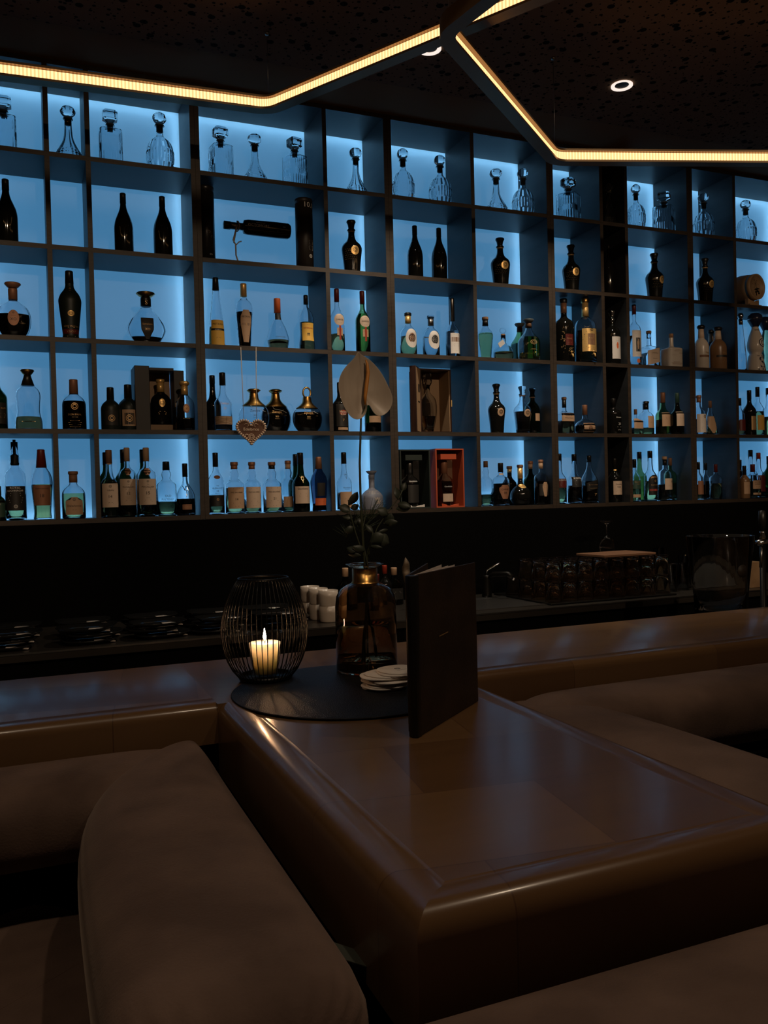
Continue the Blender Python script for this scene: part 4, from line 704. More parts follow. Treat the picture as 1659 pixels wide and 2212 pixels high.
B5(1241, 981, 30, 'tallb', 'clear', 'clear bottle with black label, middle one of three left of the dark column', ('dark', .36), ('capblack',), [('darkp', .33, .54, 1, [('BUSHMILLS', 1.4, .51), ('|4', 1.2, .46)], 'rect', 'whiteink')], Y=.08, rz=.2)
B5(1273, 984, 33, 'sqj', 'clear', 'square bottle with slanting black label and gold stripes', ('dark', .46), ('capblack', 'plain', .86), [('ink', .28, .46, .56, [('BLACK LABEL', .8, .38), ('|1', .9, .31)], 'slant', 'goldink'), (None, 0, 0, 0, [('7', .2, .18, .2)], 'rect', 'goldink')], rz=.35)
B5(1328, 990, 29, 'std', 'black', 'black bottle with cream script label in the narrow dark compartment', None, ('capblack',), [('cream', .17, .48, .85, [('Canadian', 1.0, .41), ('Club', .6, .35), ('|2', .8, .26)]), ('gold', .72, .75, .36, [])], rz=.35, Y=.09)
B5(1371, 992, 24, 'std', 'clear', 'short bottle with green and gold label, right of the dark column', ('paleg', .40), ('capblack',), [('greenp', .30, .50, 1, [('TULLAMORE', 1.4, .46), ('DEW', .5, .41)], 'rect', 'goldink'), ('tan', .10, .17, 1, [])], Y=.07, rz=.1)
B5(1382, 976, 28, 'tallb', 'greenglass', 'pale green bottle standing behind the green and gold label', ('paleg', .5), ('capblack',), [], Y=.18)
B5(1405, 974, 29, 'tallb', 'clear', 'tall bottle with arched black and red label, right of the green label', ('paleg', .40), ('capblack',), [('ink', .12, .52, 1, [('JAMESON', 1.35, .47), ('@', .3, .40), ('BLACK BARREL', 1.3, .32), ('|3', 1.2, .22)], 'arch', 'goldink'), ('redink', .20, .24, .9, [])], rz=.2)
B5(1436, 986, 30, 'broad', 'clear', 'clear bottle with square cream label and dark round mark', ('brown', .36), ('tan', 'cork', .80, 'capblack'), [('cream', .25, .50, .72, [('@', .3, .43, .4), ('|2', .6, .33)])], rz=.4, Y=.08)
B5(1448, 989, 26, 'broad', 'greenglass', 'green-tinted bottle behind the square cream label', ('amber', .4), ('brownp', 'plain', .82), [], Y=.19)
B5(1469, 985, 27, 'squat', 'blueglass', 'grey-blue bottle with brown cork and faded brown label', ('brown', .3), ('copper', 'cork', .80, 'tan'), [('copper', .28, .60, .95, [('|3', 1, .48)])], rz=.3, Y=.09)
for x, top, w, k, g, lab, lq, cp, lm, Y in (
    (1509, 998, 20, 'std', 'clear', 'clear bottle with rust label, leftmost in the second last compartment', ('brown', .4), 'capblack', 'copper', .06), (1524, 1000, 22, 'std', 'clear', 'dark-capped bottle in shadow, second in the second last compartment', ('dark', .4), 'capblack', 'darkp', .17),
    (1546, 1003, 26, 'broad', 'clear', 'square-shouldered clear bottle with red-brown stopper beside the tall cream label', ('paleg', .45), 'wine', None, .08), (1563, 974, 26, 'std', 'clear', 'tall bottle with long cream label and red ribbon', ('water', .3), 'tan', 'cream', .12),
    (1599, 993, 20, 'std', 'black', 'dark bottle with orange-flecked cap, first in the last compartment', None, 'capblack', 'copper', .15), (1608, 1006, 22, 'squat', 'brownc', 'small brown bottle with portrait label, front left in the last compartment', None, 'capblack', 'tan', .04),
    (1622, 972, 27, 'tallb', 'clear', 'bottle with black cap and red collar behind the arched label', ('brown', .4), 'capblack', 'darkp', .19), (1639, 978, 26, 'tallb', 'clear', 'bottle with orange-red capsule near the right edge, bottom shelf', ('dark', .4), 'red', 'wine', .13), (1661, 985, 26, 'std', 'dkgreenglass', 'dark green bottle cut off by the right edge, bottom shelf', None, 'capblack', 'darkp', .08)):
    B5(x, top, w, k, g, lab, lq, (cp,), [(lm, .06 if lm == 'cream' else .14, .50, .8, [('|3', .7, .4)])] if lm else [], Y=Y, rz=.3)
t, P, r, h = B5(1626, 1003, 31, 'broad', 'clear', 'broad bottle with arched comfort label in front at the right end', ('brown', .5), ('wine',), [('tan', .27, .52, .72, [('SOUTHERN', 1.0, .47), ('COMFORT', 1.0, .41), ('|1', .8, .34)], 'rect', 'ink'), ('tan', .10, .16, .7, [('@', .2, .13)])], Y=.05, rz=.3)
# ------------------------------------------------------------------ gingerbread heart hanging in front of the shelf
def heart():
    Y = -.035; c = on_y(542, 933, Y); t = thing('gingerbread_heart', 'gingerbread heart with cream icing border hanging from ribbons before the shelf', 'heart', (c.x, Y, c.z)); s = 34.5*mpp(c)
    def hp(a, k=1): x = 16*sin(a)**3; y = 13*cos(a)-5*cos(2*a)-2*cos(3*a)-cos(4*a); return (x/16.5*s*k, (y+1.5)/16.5*s*k*.94)
    n = 60; A = [2*pi*i/n for i in range(n)]
    MB().rings([[(hp(a, k)[0], y, hp(a, k)[1]) for a in A] for k, y in ((.86, -.007), (.93, -.0075), (.97, -.003), (.97, .003), (.90, .007))]).build('gingerbread', 'ginger', t)
    d = [hp(2*pi*i/600, .93) for i in range(601)]; L = [0]
    for i in range(600): L.append(L[-1]+math.dist(d[i], d[i+1]))
    N = 38; mb = MB()
    for k in range(N):
        q = L[-1]*(k+.5)/N; i = min(range(601), key=lambda i: abs(L[i]-q)); a = math.atan2(d[min(i+1, 600)][1]-d[i-1][1], d[min(i+1, 600)][0]-d[i-1][0]); r1, r2 = s*.062, s*.098
        R = [[(d[i][0]+(r1*cos(a)*cos(2*pi*j/10)-r2*sin(a)*sin(2*pi*j/10))*w_, -.0075-.005*zz, d[i][1]+(r1*sin(a)*cos(2*pi*j/10)+r2*cos(a)*sin(2*pi*j/10))*w_) for j in range(10)] for w_, zz in ((1, -.6), (1, .2), (.75, .8), (.3, 1.1))]; mb.rings(R)
    mb.build('icing_border', 'icing', t)
    f = lambda u, v: (u, -.0088, v)
    lettering(t, 'icing', [('Edelbrice', s*.98, 0, s*.16), ('@', s*.38, 0, -s*.30)], f)
    mb = MB()
    for sx in (-1, 1): mb.tube([(sx*s*(.30+.13*cos(q)), -.0088, s*.42+s*.09*sin(q)) for q in [i*.5 for i in range(10)]], .0009, 5)
    mb.tube([(-s*.42, -.009, -s*.22), (-s*.3, -.009, -s*.16), (-s*.2, -.009, -s*.20)], .002, 6); mb.tube([(s*.12, -.009, -s*.62), (s*.3, -.009, -s*.55), (s*.36, -.009, -s*.40)], .0012, 6); mb.build('icing_flourish', 'icing', t)
    mb = MB()
    for k in range(5): a = 2*pi*k/5+.3; mb.lathe([(.002, -.001), (.0015, .001)], 8, (s*.02+.0032*cos(a), -.009, -s*.66+.0032*sin(a)))
    mb.build('icing_flower', 'icing', t)
    for xt, xb in ((520, 527), (553, 554)):
        p = on_y(xt, 750, -.004)-c; q = on_y(xb, 912, Y)-c; mb = MB(); 
        mb.rings([[(p.x+a, p.y-(-.0)+Y*0+b_, p.z+h_) for a, b_ in ((-.0022, -.0003), (.0022, -.0003), (.0022, .0003), (-.0022, .0003))] for h_ in (0,)]+[[(q.x+a, q.y+b_, q.z) for a, b_ in ((-.0008, -.0003), (.0008, -.0003), (.0008, .0003), (-.0008, .0003))]]); mb.build('ribbon', 'ribbon', t)
heart()
# ------------------------------------------------------------------ ceiling lights
def hexring(verts, zc, label, cables):
    V = [Vector((x, y)) for x, y in verts]; n = len(V); cen = sum(V, Vector((0, 0)))/n; rad = .11; path = []
    for i in range(n):
        a, b_, c = V[i-1], V[i], V[(i+1) % n]; d0 = (a-b_).normalized(); d1 = (c-b_).normalized(); half = math.acos(max(-1, min(1, d0.dot(d1))))/2; tl = rad/math.tan(half); bis = (d0+d1).normalized(); o = b_+bis*(rad/sin(half)); s = b_+d0*tl; e = b_+d1*tl
        a0 = math.atan2((s-o).y, (s-o).x); a1 = math.atan2((e-o).y, (e-o).x); da = (a1-a0+pi) % (2*pi)-pi
        for k in range(9): an = a0+da*k/8; path.append((o+Vector((cos(an), sin(an)))*rad, Vector((-cos(an), -sin(an)))))
    full = []
    for i in range(len(path)):
        p, nn = path[i]; q, n2 = path[(i+1) % len(path)]; full.append((p, nn)); d = (q-p).length
        if d > .2:
            for k in range(1, 8): full.append((p.lerp(q, k/8), nn))
    t = thing('hexagonal_pendant_light', label, 'light', (0, 0, 0), 0, 'hexagonal light rings'); H = .026
    prof = [(0, -H), (.046, -H), (.046, -H+.008), (.030, -H+.008), (.030, H-.008), (.046, H-.008), (.046, H), (0, H)]
    R = [[(p.x+nn.x*a, p.y+nn.y*a, zc+z) for a, z in prof] for p, nn in full]; R.append(R[0]); MB().rings(R, False, False, smooth=False).build('light_housing', 'bronze', t)
    mb = MB(); vs = []; uv = []; L = 0; m_ = len(full)
    for i in range(m_+1):
        p, nn = full[i % m_]
        if i: L += (p-full[i-1][0]).length
        for z in (-H+.009, H-.009): vs.append((p.x+nn.x*.0315, p.y+nn.y*.0315, zc+z)); uv.append((L, z))
    mb.add(vs, [(2*i, 2*i+2, 2*i+3, 2*i+1) for i in range(m_)]); mb.uv = uv; mb.build('led_strip', 'led', t, fix=False)
    for x, y in cables: MB().tube([(x, y, zc+H), (x, y, ZC-.012)], .0009, 6).build('suspension_cable', 'steel', t); MB().lathe([(.007, ZC-.012), (.009, ZC-.001)], 12, (x, y, 0)).build('cable_anchor', 'steel', t)
def hexa(v0, v1, s=None, flip=1):
    a, b_ = Vector(v0), Vector(v1); e = b_-a; L = s or e.length; d = e.normalized(); out = [a]
    for k in range(5): out.append(out[-1]+d*L); c, s_ = cos(flip*pi/3), sin(flip*pi/3); d = Vector((d.x*c-d.y*s_, d.x*s_+d.y*c))
    return out
def hexb(v, a, b_, L):                                   # corner, directions of its two sides, side length; strip line pushed out to the housing's back
    v, a, b_ = Vector(v), (Vector(a)-Vector(v)).normalized()*L, (Vector(b_)-Vector(v)).normalized()*L; c = v+a+b_; P = [v, v+a, v+a+(c-v), c+(c-v), c-a, v+b_]
    P[2] = c+a; P[3] = c*2-v; P[2] = c+(c-(v+b_)); P[4] = c+(c-(v+a)); return [c+(p-c)*(1+.031/(L*.866)) for p in P]
h1 = hexb((.777, -.471), (-.151, -.415), (1.337, -1.422), 1.2); hexring(h1, 2.85, 'hexagonal pendant light ring with warm inner strip, left of the crossing', [(h1[0].x-.02, h1[0].y-.04), (h1[1].x+.03, h1[1].y-.02), (h1[3].x, h1[3].y+.05), (h1[4].x-.03, h1[4].y)])
h2 = hexb((1.910, -.694), (2.763, -.975), (1.066, -1.377), 1.085)
hexring(h2, 2.72, 'hexagonal pendant light ring with warm inner strip, lower one at right', [(h2[0].x, h2[0].y-.04), (h2[5].x+.04, h2[5].y-.02), (h2[1].x-.03, h2[1].y), (h2[3].x, h2[3].y+.05)])
for i, (x, y) in enumerate(((1.401, -.594), (2.318, -.609), (-.3, -2.9), (.60, -2.95), (1.5, -2.8))):
    t = thing('recessed_downlight', ('white-rimmed recessed ceiling spotlight ' + ('peeping below the ring crossing', 'alone right of the rings', 'over the left bench', 'over the table', 'over the right bench')[i]), 'downlight', (x, y, ZC-.004), 0, 'recessed ceiling spotlights')
    MB().lathe([(.046, -.001), (.046, -.006), (.038, -.006), (.030, -.0015)], 28, cap0=False, cap1=False).build('trim_ring', 'rim_glow', t); MB().lathe([(.0295, -.0012), (.018, -.0016), (.001, -.0016)], 24, cap0=False).build('reflector', 'blackm', t)
for i, (x, y, rz) in enumerate(ADDED_SPOTS):  # housings made up for the added spotlights
    t = thing('added_spotlight', 'black ceiling track spotlight behind the guests aimed at the bottles, ' + ('far left', 'centre left', 'centre right', 'far right')[i], 'spotlight', (x, y, ZC-.10), rz, 'track spotlights')
    mb = MB(); mb.lathe([(.036, .09), (.036, -.012), (.031, -.012), (.031, .07)], 24, cap0=False); T_ = Matrix.Rotation(radians(70), 4, 'X'); mb.v = [tuple(T_ @ Vector(v)) for v in mb.v]; mb.build('spot_head', 'blackm', t); MB().tube([(0, -.03, .012), (0, -.03, .095)], .008, 8).build('bracket', 'blackm', t)
# ------------------------------------------------------------------ back counter
ZK = .872; YK = -.60
t = thing('back_counter', 'dark back counter with thin metal edge under the bottle shelves', 'counter', (0, 0, 0))
MB().box((-1.6, YK, ZK-.03), (4.6, -.006, ZK)).build('worktop', 'worktop', t); MB().box((-1.6, YK-.0025, ZK-.006), (4.6, YK-.0002, ZK+.0005)).build('metal_edge', 'steel', t); MB().box((-1.6, YK+.02, 0.08), (4.6, -.006, ZK-.0305)).build('cabinet_body', 'splash', t)
# sink and faucet
s0 = on_z(1110, 1306, ZK); t = thing('sink', 'shallow steel sink in the back counter behind the menu', 'sink', (s0.x-.08, -.33, ZK))
MB().rings([[(x, y, z) for x, y in ((-a, -b_), (a, -b_), (a, b_), (-a, b_))] for a, b_, z in ((.235, .19, .0005), (.235, .19, .004), (.20, .155, .004), (.19, .145, .0008))], False, True, False).build('sink_rim', 'steel', t)
f0 = on_y(1052, 1288, -.14); t = thing('faucet', 'low black and chrome faucet beside the sink', 'faucet', (f0.x, -.14, ZK+.0045))
MB().lathe([(.024, 0), (.022, .02), (.019, .09), (.019, .10)], 20).build('faucet_body', 'blackm', t); MB().tube([(0, 0, .08), (.02, -.03, .105), (.06, -.09, .11), (.075, -.11, .095)], .013, 12).build('spout', 'blackm', t)
MB().tube([(0, 0, .10), (.0, -.005, .125), (.05, -.02, .150), (.06, -.02, .155)], .005, 8).build('lever', 'chrome', t); MB().lathe([(.008, 0), (.009, .01)], 12, (.078, -.113, .082)).build('spout_tip', 'chrome', t)
# cups: three stacks of two
cp = None; zs = ['back', 'middle', 'front']
for i, (x, y, w) in enumerate(((674, 1334, 40), (692, 1339, 41), (714, 1344, 42))):
    p = on_z(x, y, ZK); p = Vector((p.x, max(-.56, p.y+.02), ZK+.0005)); H = 33*mpp(p)
    for k in range(2):
        lab = 'white handleless cup, %s of the %s stack beside the vase' % (('bottom', 'top')[k], zs[i])
        if cp is None:
            cp = thing('cup', lab, 'cup', p, 0, 'stacked white cups'); r = .0385; P0 = [(.034, 0), (.0355, .004), (.037, .012), (r, H*.6), (r, H), (r-.003, H), (r-.003, .020), (.027, .012), (.001, .010)]; MB().lathe(P0, 32, cap1=False).build('cup_body', 'china', cp)
        else: dup(cp, p+Vector((0, 0, k*(H+.0005))), 0, lab)
# dishes with folded napkins
dp = None; cnt = 0
for ci, cx in enumerate((20, 190, 330, 455, 575)):
    for row in range(2):
        p = on_z(cx, (1386, 1378, 1364, 1352, 1338)[ci], ZK); x, y = p.x, -.49+row*.19
        for k in range(3):
            lab = 'glossy black dish with folded napkin, %s of the %s %s stack from the left' % (('bottom', 'middle', 'top')[k], ('first', 'second', 'third', 'fourth', 'fifth')[ci], ('front', 'rear')[row])
            q = Vector((x+.012*((k*7+ci) % 3-1), y+.006*(k % 2), ZK+.0005+k*.0200)); rz = .12*((k+ci+row) % 3-1)
            if dp is None:
                dp = thing('dish', lab, 'dish', q, rz, 'stacked black dishes'); R = []
                for rr, z in ((.55, 0), (.80, .003), (1, .014), (.985, .0155), (.78, .005), (.55, .003), (.02, .003)):
                    R.append([(ringpt(2*pi*j/40, .098*rr, 3.2, .78)[0], ringpt(2*pi*j/40, .098*rr, 3.2, .78)[1], z + (.004*abs(cos(2*pi*j/40))**2 if rr > .9 else 0)) for j in range(40)])
                MB().rings(R, True, True).build('dish_body', 'blackgl', dp)
                mb = MB(); mb.rings([[(.012+.07*u, -.05+.035*v, .0055+.0045*sin(3*u+1)+dz) for u, v in ((0, 0), (.5, -.1), (1, 0), (1, 1), (.5, 1.1), (0, 1))] for dz in (0, .003)]); mb.build('napkin', 'napkin', dp)
            else: dup(dp, q, rz, lab)
# glasses
def tumbler(lab, r=.036, h=.088, name='tumbler'):
    t = thing(name, lab, 'glass', (0, 0, 0), 0, 'upturned tumblers'); MB().lathe([(r, 0), (r*.84, h-.002), (r*.80, h), (.002, h), (.002, h-.009), (r*.76, h-.009), (r-.002, 0)], 20, cap0=False, cap1=False, mod=lambda a, z: 1+.012*cos(10*a)).build('glass_body', 'warmglass', t); return t
tray = MB().box((1.94, -.55, ZK+.0003), (2.62, -.06, ZK+.008)).build('drip_tray', 'blackm', bevel=.003); tag(tray, 'black drip tray under the upturned glasses', 'tray')
tp = None; n = 0
ROWN = ['front', 'second', 'third', 'fourth']
for iy in range(4):
    for ix in range(8):
        for k in range(2):
            if k and iy == 3: continue
            x = 1.985+ix*.085; y = -.50+iy*.11; z = ZK+.0085+k*.0890; lab = 'upturned ribbed tumbler, %s tier, %s row, column %s from the left' % (('lower', 'upper')[k], ROWN[iy], ('one', 'two', 'three', 'four', 'five', 'six', 'seven', 'eight')[ix])
            if tp is None: tp = tumbler(lab); tp.location = (x, y, z)
            else: dup(tp, (x, y, z), 0, lab)
bk = MB().box((0, 0, 0), (.30, .20, .010)).build('menu_board', 'brownp', bevel=.001, loc=(2.26, -.50, ZK+.0085+.1785)); bk.rotation_euler = (0, 0, .05); tag(bk, 'thin brown board lying on top of the upturned tumblers', 'board')
w0 = on_y(1327, 1200, -.28); t = thing('wine_glass', 'upturned wine glass standing on the upper tumblers', 'glass', (w0.x+.02, -.20, ZK+.0085+.1785))
MB().lathe([(.034, 0), (.038, .03), (.030, .06), (.006, .078), (.0035, .085), (.0035, .135), (.032, .150), (.033, .152), (.001, .152)], 24, cap0=False).build('glass_body', 'clear', t)
gp = None
for i, (x, y, h) in enumerate(((2.70, -.42, .13), (2.79, -.40, .13), (2.74, -.30, .20), (2.86, -.34, .16), (2.93, -.42, .16), (2.66, -.30, .13))):
    lab = 'tall clear highball glass behind the ice bucket, %s' % ('front left', 'front centre', 'tallest', 'centre', 'front right', 'rear left')[i]
    if gp is None: gp = thing('highball_glass', lab, 'glass', (x, y, ZK+.0005), 0, 'highball glasses'); MB().lathe([(.028, 0), (.033, .15), (.0313, .15), (.0265, .012), (.001, .010)], 22, mod=lambda a, z: 1+.01*cos(8*a), cap1=False).build('glass_body', 'clear', gp); gp.scale = (1, 1, h/.15)
    else: o = dup(gp, (x, y, ZK+.0005), 0, lab); o.scale = (1, 1, h/.15)
# small things behind the vase
for i, (x, top, w, m, g, lab, h0) in enumerate(((747, 1227, 22, 'tan', 'dkgreenglass', 'small dark bottle with tan cap left of the vase neck', 0), (832, 1221, 18, 'red', 'black', 'small bottle with orange-red cap right of the vase neck', 0), (852, 1226, 22, 'tan', 'dkgreenglass', 'small dark bottle with tan cap beside the feather', 1), (816, 1240, 14, 'wine', 'black', 'small bottle with dark red cap close behind the vase neck', 0))):
    Y = (-.20, -.20, -.12, -.30)[i]; p = on_y(x, 1290, Y); h = up_at(x, top, p.x, Y)-ZK; t = thing('bitters_bottle', lab, 'bottle', (p.x, Y, ZK+.0005), 0, 'small bottles on the back counter'); bottle_parts(t, 'std', w*mpp(p)*.9, h, g, None, (m,), [('darkp', .15, .45, .8, [('|2', .8, .35)], 'rect', 'whiteink')])
p = on_y(878, 1262, -.34); t = thing('feather_pick', 'upright brown feather on a thin stem, left of the menu', 'feather', (p.x, -.34, ZK+.002)); z0 = up_at(878, 1262, p.x, -.34)-ZK; z1 = up_at(877, 1205, p.x, -.34)-ZK
mb = MB(); k = 14; mb.rings([[(sx*(.019*sin(pi*min(1, (i+.6)/(k+.6)))**.7), yy+.004*sin(i), z0+(z1-z0)*i/k) for sx, yy in ((-1, 0), (0, -.004), (1, 0), (0, .0015))] for i in range(k+1)]); mb.build('vane', 'feather', t); MB().tube([(0, 0, 0), (0, 0, z0+.02)], .0012, 6).build('quill', 'stem', t)
# underbar ledge with ice bucket and beer tap
t = thing('underbar_shelf', 'dark metal shelf on the bartender side of the bar', 'shelf', (0, 0, 0)); MB().box((-1.6, -1.292, .825), (4.4, -.99, .84)).build('shelf_board', 'blackm', t)
Y = -1.12; p = on_y(1557, 1300, Y); t = thing('ice_bucket', 'large clear flared ice bucket standing behind the bar edge', 'bucket', (p.x, Y, .8405)); z1 = up_at(1557, 1157, p.x, Y)-.8405; r1 = 143*mpp(p)/2*.97
MB().lathe([(r1*.74, 0), (r1*.76, .02), (r1*.82, z1*.4), (r1, z1-.002), (r1+.002, z1), (r1-.003, z1), (r1*.82-.004, z1*.4), (r1*.72, .030), (.001, .028)], 40, cap1=False, mod=lambda a, z: 1+(.012*cos(12*a) if z < .03 else 0)).build('bucket_body', 'clear', t)
bp_ = MB().lathe([(r1*.19, -.0015), (r1*.19, .0005)], 24); bp_.v = [(v[0], -r1*.90-.001-v[2]+(v[0]**2)*4, v[1]+z1*.62) for v in bp_.v]; bp_.build('round_badge', 'badge', t, fix=False)
p = on_y(1648, 1230, -1.06); t = thing('beer_tap', 'chrome beer tap with black handle at the right edge', 'tap', (p.x, -1.06, .8405)); zz = lambda y: up_at(1648, y, p.x, -1.06)-.8405
MB().lathe([(.026, 0), (.024, .02), (.012, .03), (.012, zz(1178))], 20).build('tap_column', 'blackm', t); MB().tube([(-.030, 0, zz(1172)), (.05, 0, zz(1172))], .011, 14).build('tap_head', 'chrome', t); MB().lathe([(.012, zz(1166)), (.013, zz(1160)), (.009, zz(1152)), (.012, zz(1148))], 16).build('collar', 'chrome', t); MB().lathe([(.010, zz(1147)), (.015, zz(1125)), (.013, zz(1104)), (.004, zz(1102))], 16).build('handle', 'capblack', t); MB().tube([(-.004, 0, zz(1174)), (-.022, -.01, zz(1225))], .006, 10).build('spout', 'steel', t)
p = on_y(1622, 1262, -.50); bx0 = MB().box((-.035, -.03, 0), (.035, .03, .125)).build('wooden_block', 'oak', bevel=.002, loc=(p.x, -.50, ZK+.0005)); tag(bx0, 'upright light wooden block on the back counter at the right edge', 'block')
# ------------------------------------------------------------------ bar and table
T = .92; RB = .024
def bull(y0, sgn=-1, top=T, drop=.085, n=7):             # front edge profile in (y, z), rounded on top
    return [(y0, top-drop)] + [(y0-sgn*RB*(1-cos(a)), top-RB+RB*sin(a)) for a in [pi/2*i/n for i in range(n+1)]]
XL, XR, YB, YF, YN = .26, .842, -1.297, -1.80, -2.812
t = thing('bar_counter', 'long glossy brown wooden bar counter with rounded front edge', 'counter', (0, 0, 0)); mb = MB()
for x0, x1 in ((-1.6, XL), (XR, 4.4)):
    pr = bull(YF)+[(YF+.055, T), (YF+.058, T-.0012), (YF+.061, T-.0005), (YB-.004, T-.0005), (YB, T-.004), (YB, T-.085)]; mb.rings([[(x, y, z) for y, z in pr] for x in (x0, x1)])
pr = [(YF, T-.085), (YF, T-.0005), (YB-.004, T-.0005), (YB, T-.004), (YB, T-.085)]; mb.rings([[(x, y, z) for y, z in pr] for x in (XL, XR)], smooth=False)
o = mb.build('bar_top', 'wood', t); md = o.modifiers.new('edge split', 'EDGE_SPLIT'); md.split_angle = .6
MB().box((-1.6, -1.78, 0), (4.4, -1.36, T-.0855)).build('bar_front', 'splash', t)
t = thing('table', 'glossy brown wooden table with raised rounded rim joined to the bar', 'table', (0, 0, 0)); R = []
DR = .15
pr = [(0, -DR), (0, -.03)] + [(.028*(1-cos(a)), -.028+.028*sin(a)) for a in [pi/2*i/8 for i in range(9)]] + [(.048, -.0008), (.056, -.0032), (.060, -.0036), (.064, -.0024)]
for d, z in pr: R.append([(XL+d, YF-.0005, T+z), (XL+d, YN+d, T+z), (XR-d, YN+d, T+z), (XR-d, YF-.0005, T+z)])
mb = MB(); n = len(R)
for s in range(3):                                       # three mitred sides, each smooth on its own
    vs = [p for r_ in R for p in (r_[s], r_[s+1])]; mb.add(vs, [(2*i, 2*i+1, 2*i+3, 2*i+2) for i in range(n-1)])
mb.build('table_rim', 'wood', t, fix=False)
z = T-.0024; MB().add([(XL+.064, YF-.0005, z), (XL+.064, YN+.064, z), (XR-.064, YN+.064, z), (XR-.064, YF-.0005, z)], [(0, 1, 2, 3)]).build('table_top', 'wood', t, fix=False)
MB().box((XL+.002, YN+.002, T-DR), (XR-.002, YF-.001, T-DR+.015)).build('table_underside', 'splash', t); MB().box((.48, -2.4, 0), (.62, -2.26, T-DR-.0005)).build('table_leg', 'blackm', t, .004)
# round mat
MX, MY, MR = .562, -1.809, .268
mat_o = MB().lathe([(MR-.001, 0), (MR, .001), (MR, .0022), (MR-.0015, .003), (.001, .003)], 96, (MX, MY, T+.0004)).build('round_mat', 'leatherb'); tag(mat_o, 'round black grained leather mat across the bar and table joint', 'mat'); TM = T+.0036
# ------------------------------------------------------------------ lantern with candle
p = on_z(572, 1474, TM); p = Vector((p.x+.014, p.y+.045, TM)); mL = mpp(p); hL = up_at(566, 1247, p.x, p.y)-TM; rM = 190*mL/2*.98; rT = 107*mL/2; rBt = 112*mL/2
t = thing('wire_lantern', 'barrel-shaped black wire lantern standing on the round mat', 'lantern', p)
def lr(v): # radius at height fraction
    return (rBt*(1-v)+rT*v)+(rM-(rBt+rT)/2)*(sin(pi*v**.92)**.82 if 0 < v < 1 else 0)
for k in range(50):
    a = 2*pi*k/50; MB().tube([(lr(i/12)*cos(a), lr(i/12)*sin(a), .004+(hL-.006)*i/12) for i in range(13)], .00105, 5).build('wire', 'blackm', t)
MB().tube([(rT*cos(2*pi*i/40), rT*sin(2*pi*i/40), hL-.002) for i in range(40)], .0022, 8, True).build('top_hoop', 'blackm', t)
MB().lathe([(rBt, 0), (rBt+.0015, .002), (rBt+.0015, .011), (rBt-.001, .011), (rBt-.001, .004), (.001, .004)], 40).build('base_plate', 'blackm', t)
cg = thing('candle_glass', 'clear glass cup holding the candle inside the wire lantern', 'glass', p+Vector((0, 0, .0046))); rc = 78*mL/2; hc = (1478-1384)*mL*1.02
MB().lathe([(rc*.60, 0), (rc*.70, .006), (rc, hc-.001), (rc-.001, hc), (rc-.002, hc-.001), (rc*.70-.001, .0075), (.001, .006)], 36, cap1=False).build('glass_body', 'thin', cg)
cn = thing('candle', 'lit cream candle burning inside the wire lantern', 'candle', p+Vector((0, 0, .0046+.0080))); hcn = hc*.70
def rci(z): return rc*.70-.001+(rc*.30-.001)*max(0, (z+.0005))/(hc-.0085)-.0012
MB().lathe([(rci(0)-.0006, 0), (rci(hcn), hcn-.001), (rci(hcn)-.002, hcn), (rci(hcn)*.75, hcn-.003), (.002, hcn-.004)], 32).build('wax', 'wax', cn)
MB().tube([(0, 0, hcn-.005), (.0004, 0, hcn+.003), (.001, 0, hcn+.007)], .0008, 6).build('wick', 'wick', cn)
MB().lathe([(.0008, hcn+.004), (.0036, hcn+.009), (.0040, hcn+.013), (.0026, hcn+.021), (.0004, hcn+.033)], 14).build('flame', 'flame', cn)
# ------------------------------------------------------------------ vase with flower and twigs
p = on_z(792, 1459, TM); vp = Vector((p.x+.023, p.y+.055, TM)); mV = mpp(vp); rV = 135*mV/2*.98; hV = up_at(788, 1217, vp.x, vp.y)-TM
t = thing('glass_vase', 'brown tinted glass bottle vase with gold neck on the round mat', 'vase', vp); V = [(.92, 0), (1, .015), (1, .45), (.995, .60), (.95, .70), (.82, .765), (.60, .805), (.44, .82), (.40, .83), (.40, .96), (.55, .985), (.62, .99), (.62, 1)]
out = [(a*rV, b_*hV) for a, b_ in V]; inn = [(max(.002, a*rV-.003), b_*hV) for a, b_ in V[1:-2]]; inn[0] = (inn[0][0]*.96, .010); MB().lathe(out+[(.40*rV, .998*hV)]+inn[::-1]+[(.001, .009)], 48, cap1=False).build('vase_body', 'amberglass', t)
MB().lathe([(rV*.455, .822*hV), (rV*.415, .84*hV), (rV*.41, .955*hV), (rV*.405, .955*hV), (rV*.405, .83*hV)], 40, cap0=False, cap1=False).build('gold_neck', 'brass', t)
MB().lathe([(rV*.9, .0105), (rV-.0036, .02), (rV-.0036, .42*hV), (.001, .42*hV)], 40).build('water', 'water', t)
nk = vp+Vector((0, 0, hV))
Yf = vp.y-.03
def fl(x, y, Y=None): return on_y(x, y, Yf if Y is None else Y)
t = thing('anthurium', 'single white anthurium bloom on a long stem in the vase', 'flower', vp+Vector((0, 0, .02))); o0 = Vector(t.location)
MB().tube([Vector((.02, .0, .0)), Vector((0.006, 0, hV*.5)), nk-o0, fl(779, 1080)-o0, fl(777, 1000)-o0, fl(780, 900)-o0, fl(790, 876)-o0], [.003, .003, .003, .003, .0028, .0026, .0024], 8).build('stem', 'stem', t)
OUT = [(770, 757), (764, 775), (745, 790), (731, 812), (726, 836), (731, 862), (742, 886), (754, 902), (768, 909), (782, 904), (789, 892), (789, 880), (788, 876), (796, 876), (802, 890), (812, 899), (825, 900), (838, 890), (845, 874), (844, 856), (836, 838), (825, 812), (812, 792), (795, 775), (780, 768), (774, 765)]
c0 = fl(790, 845); vs = [c0+Vector((0, .012, 0))]; nO = len(OUT)
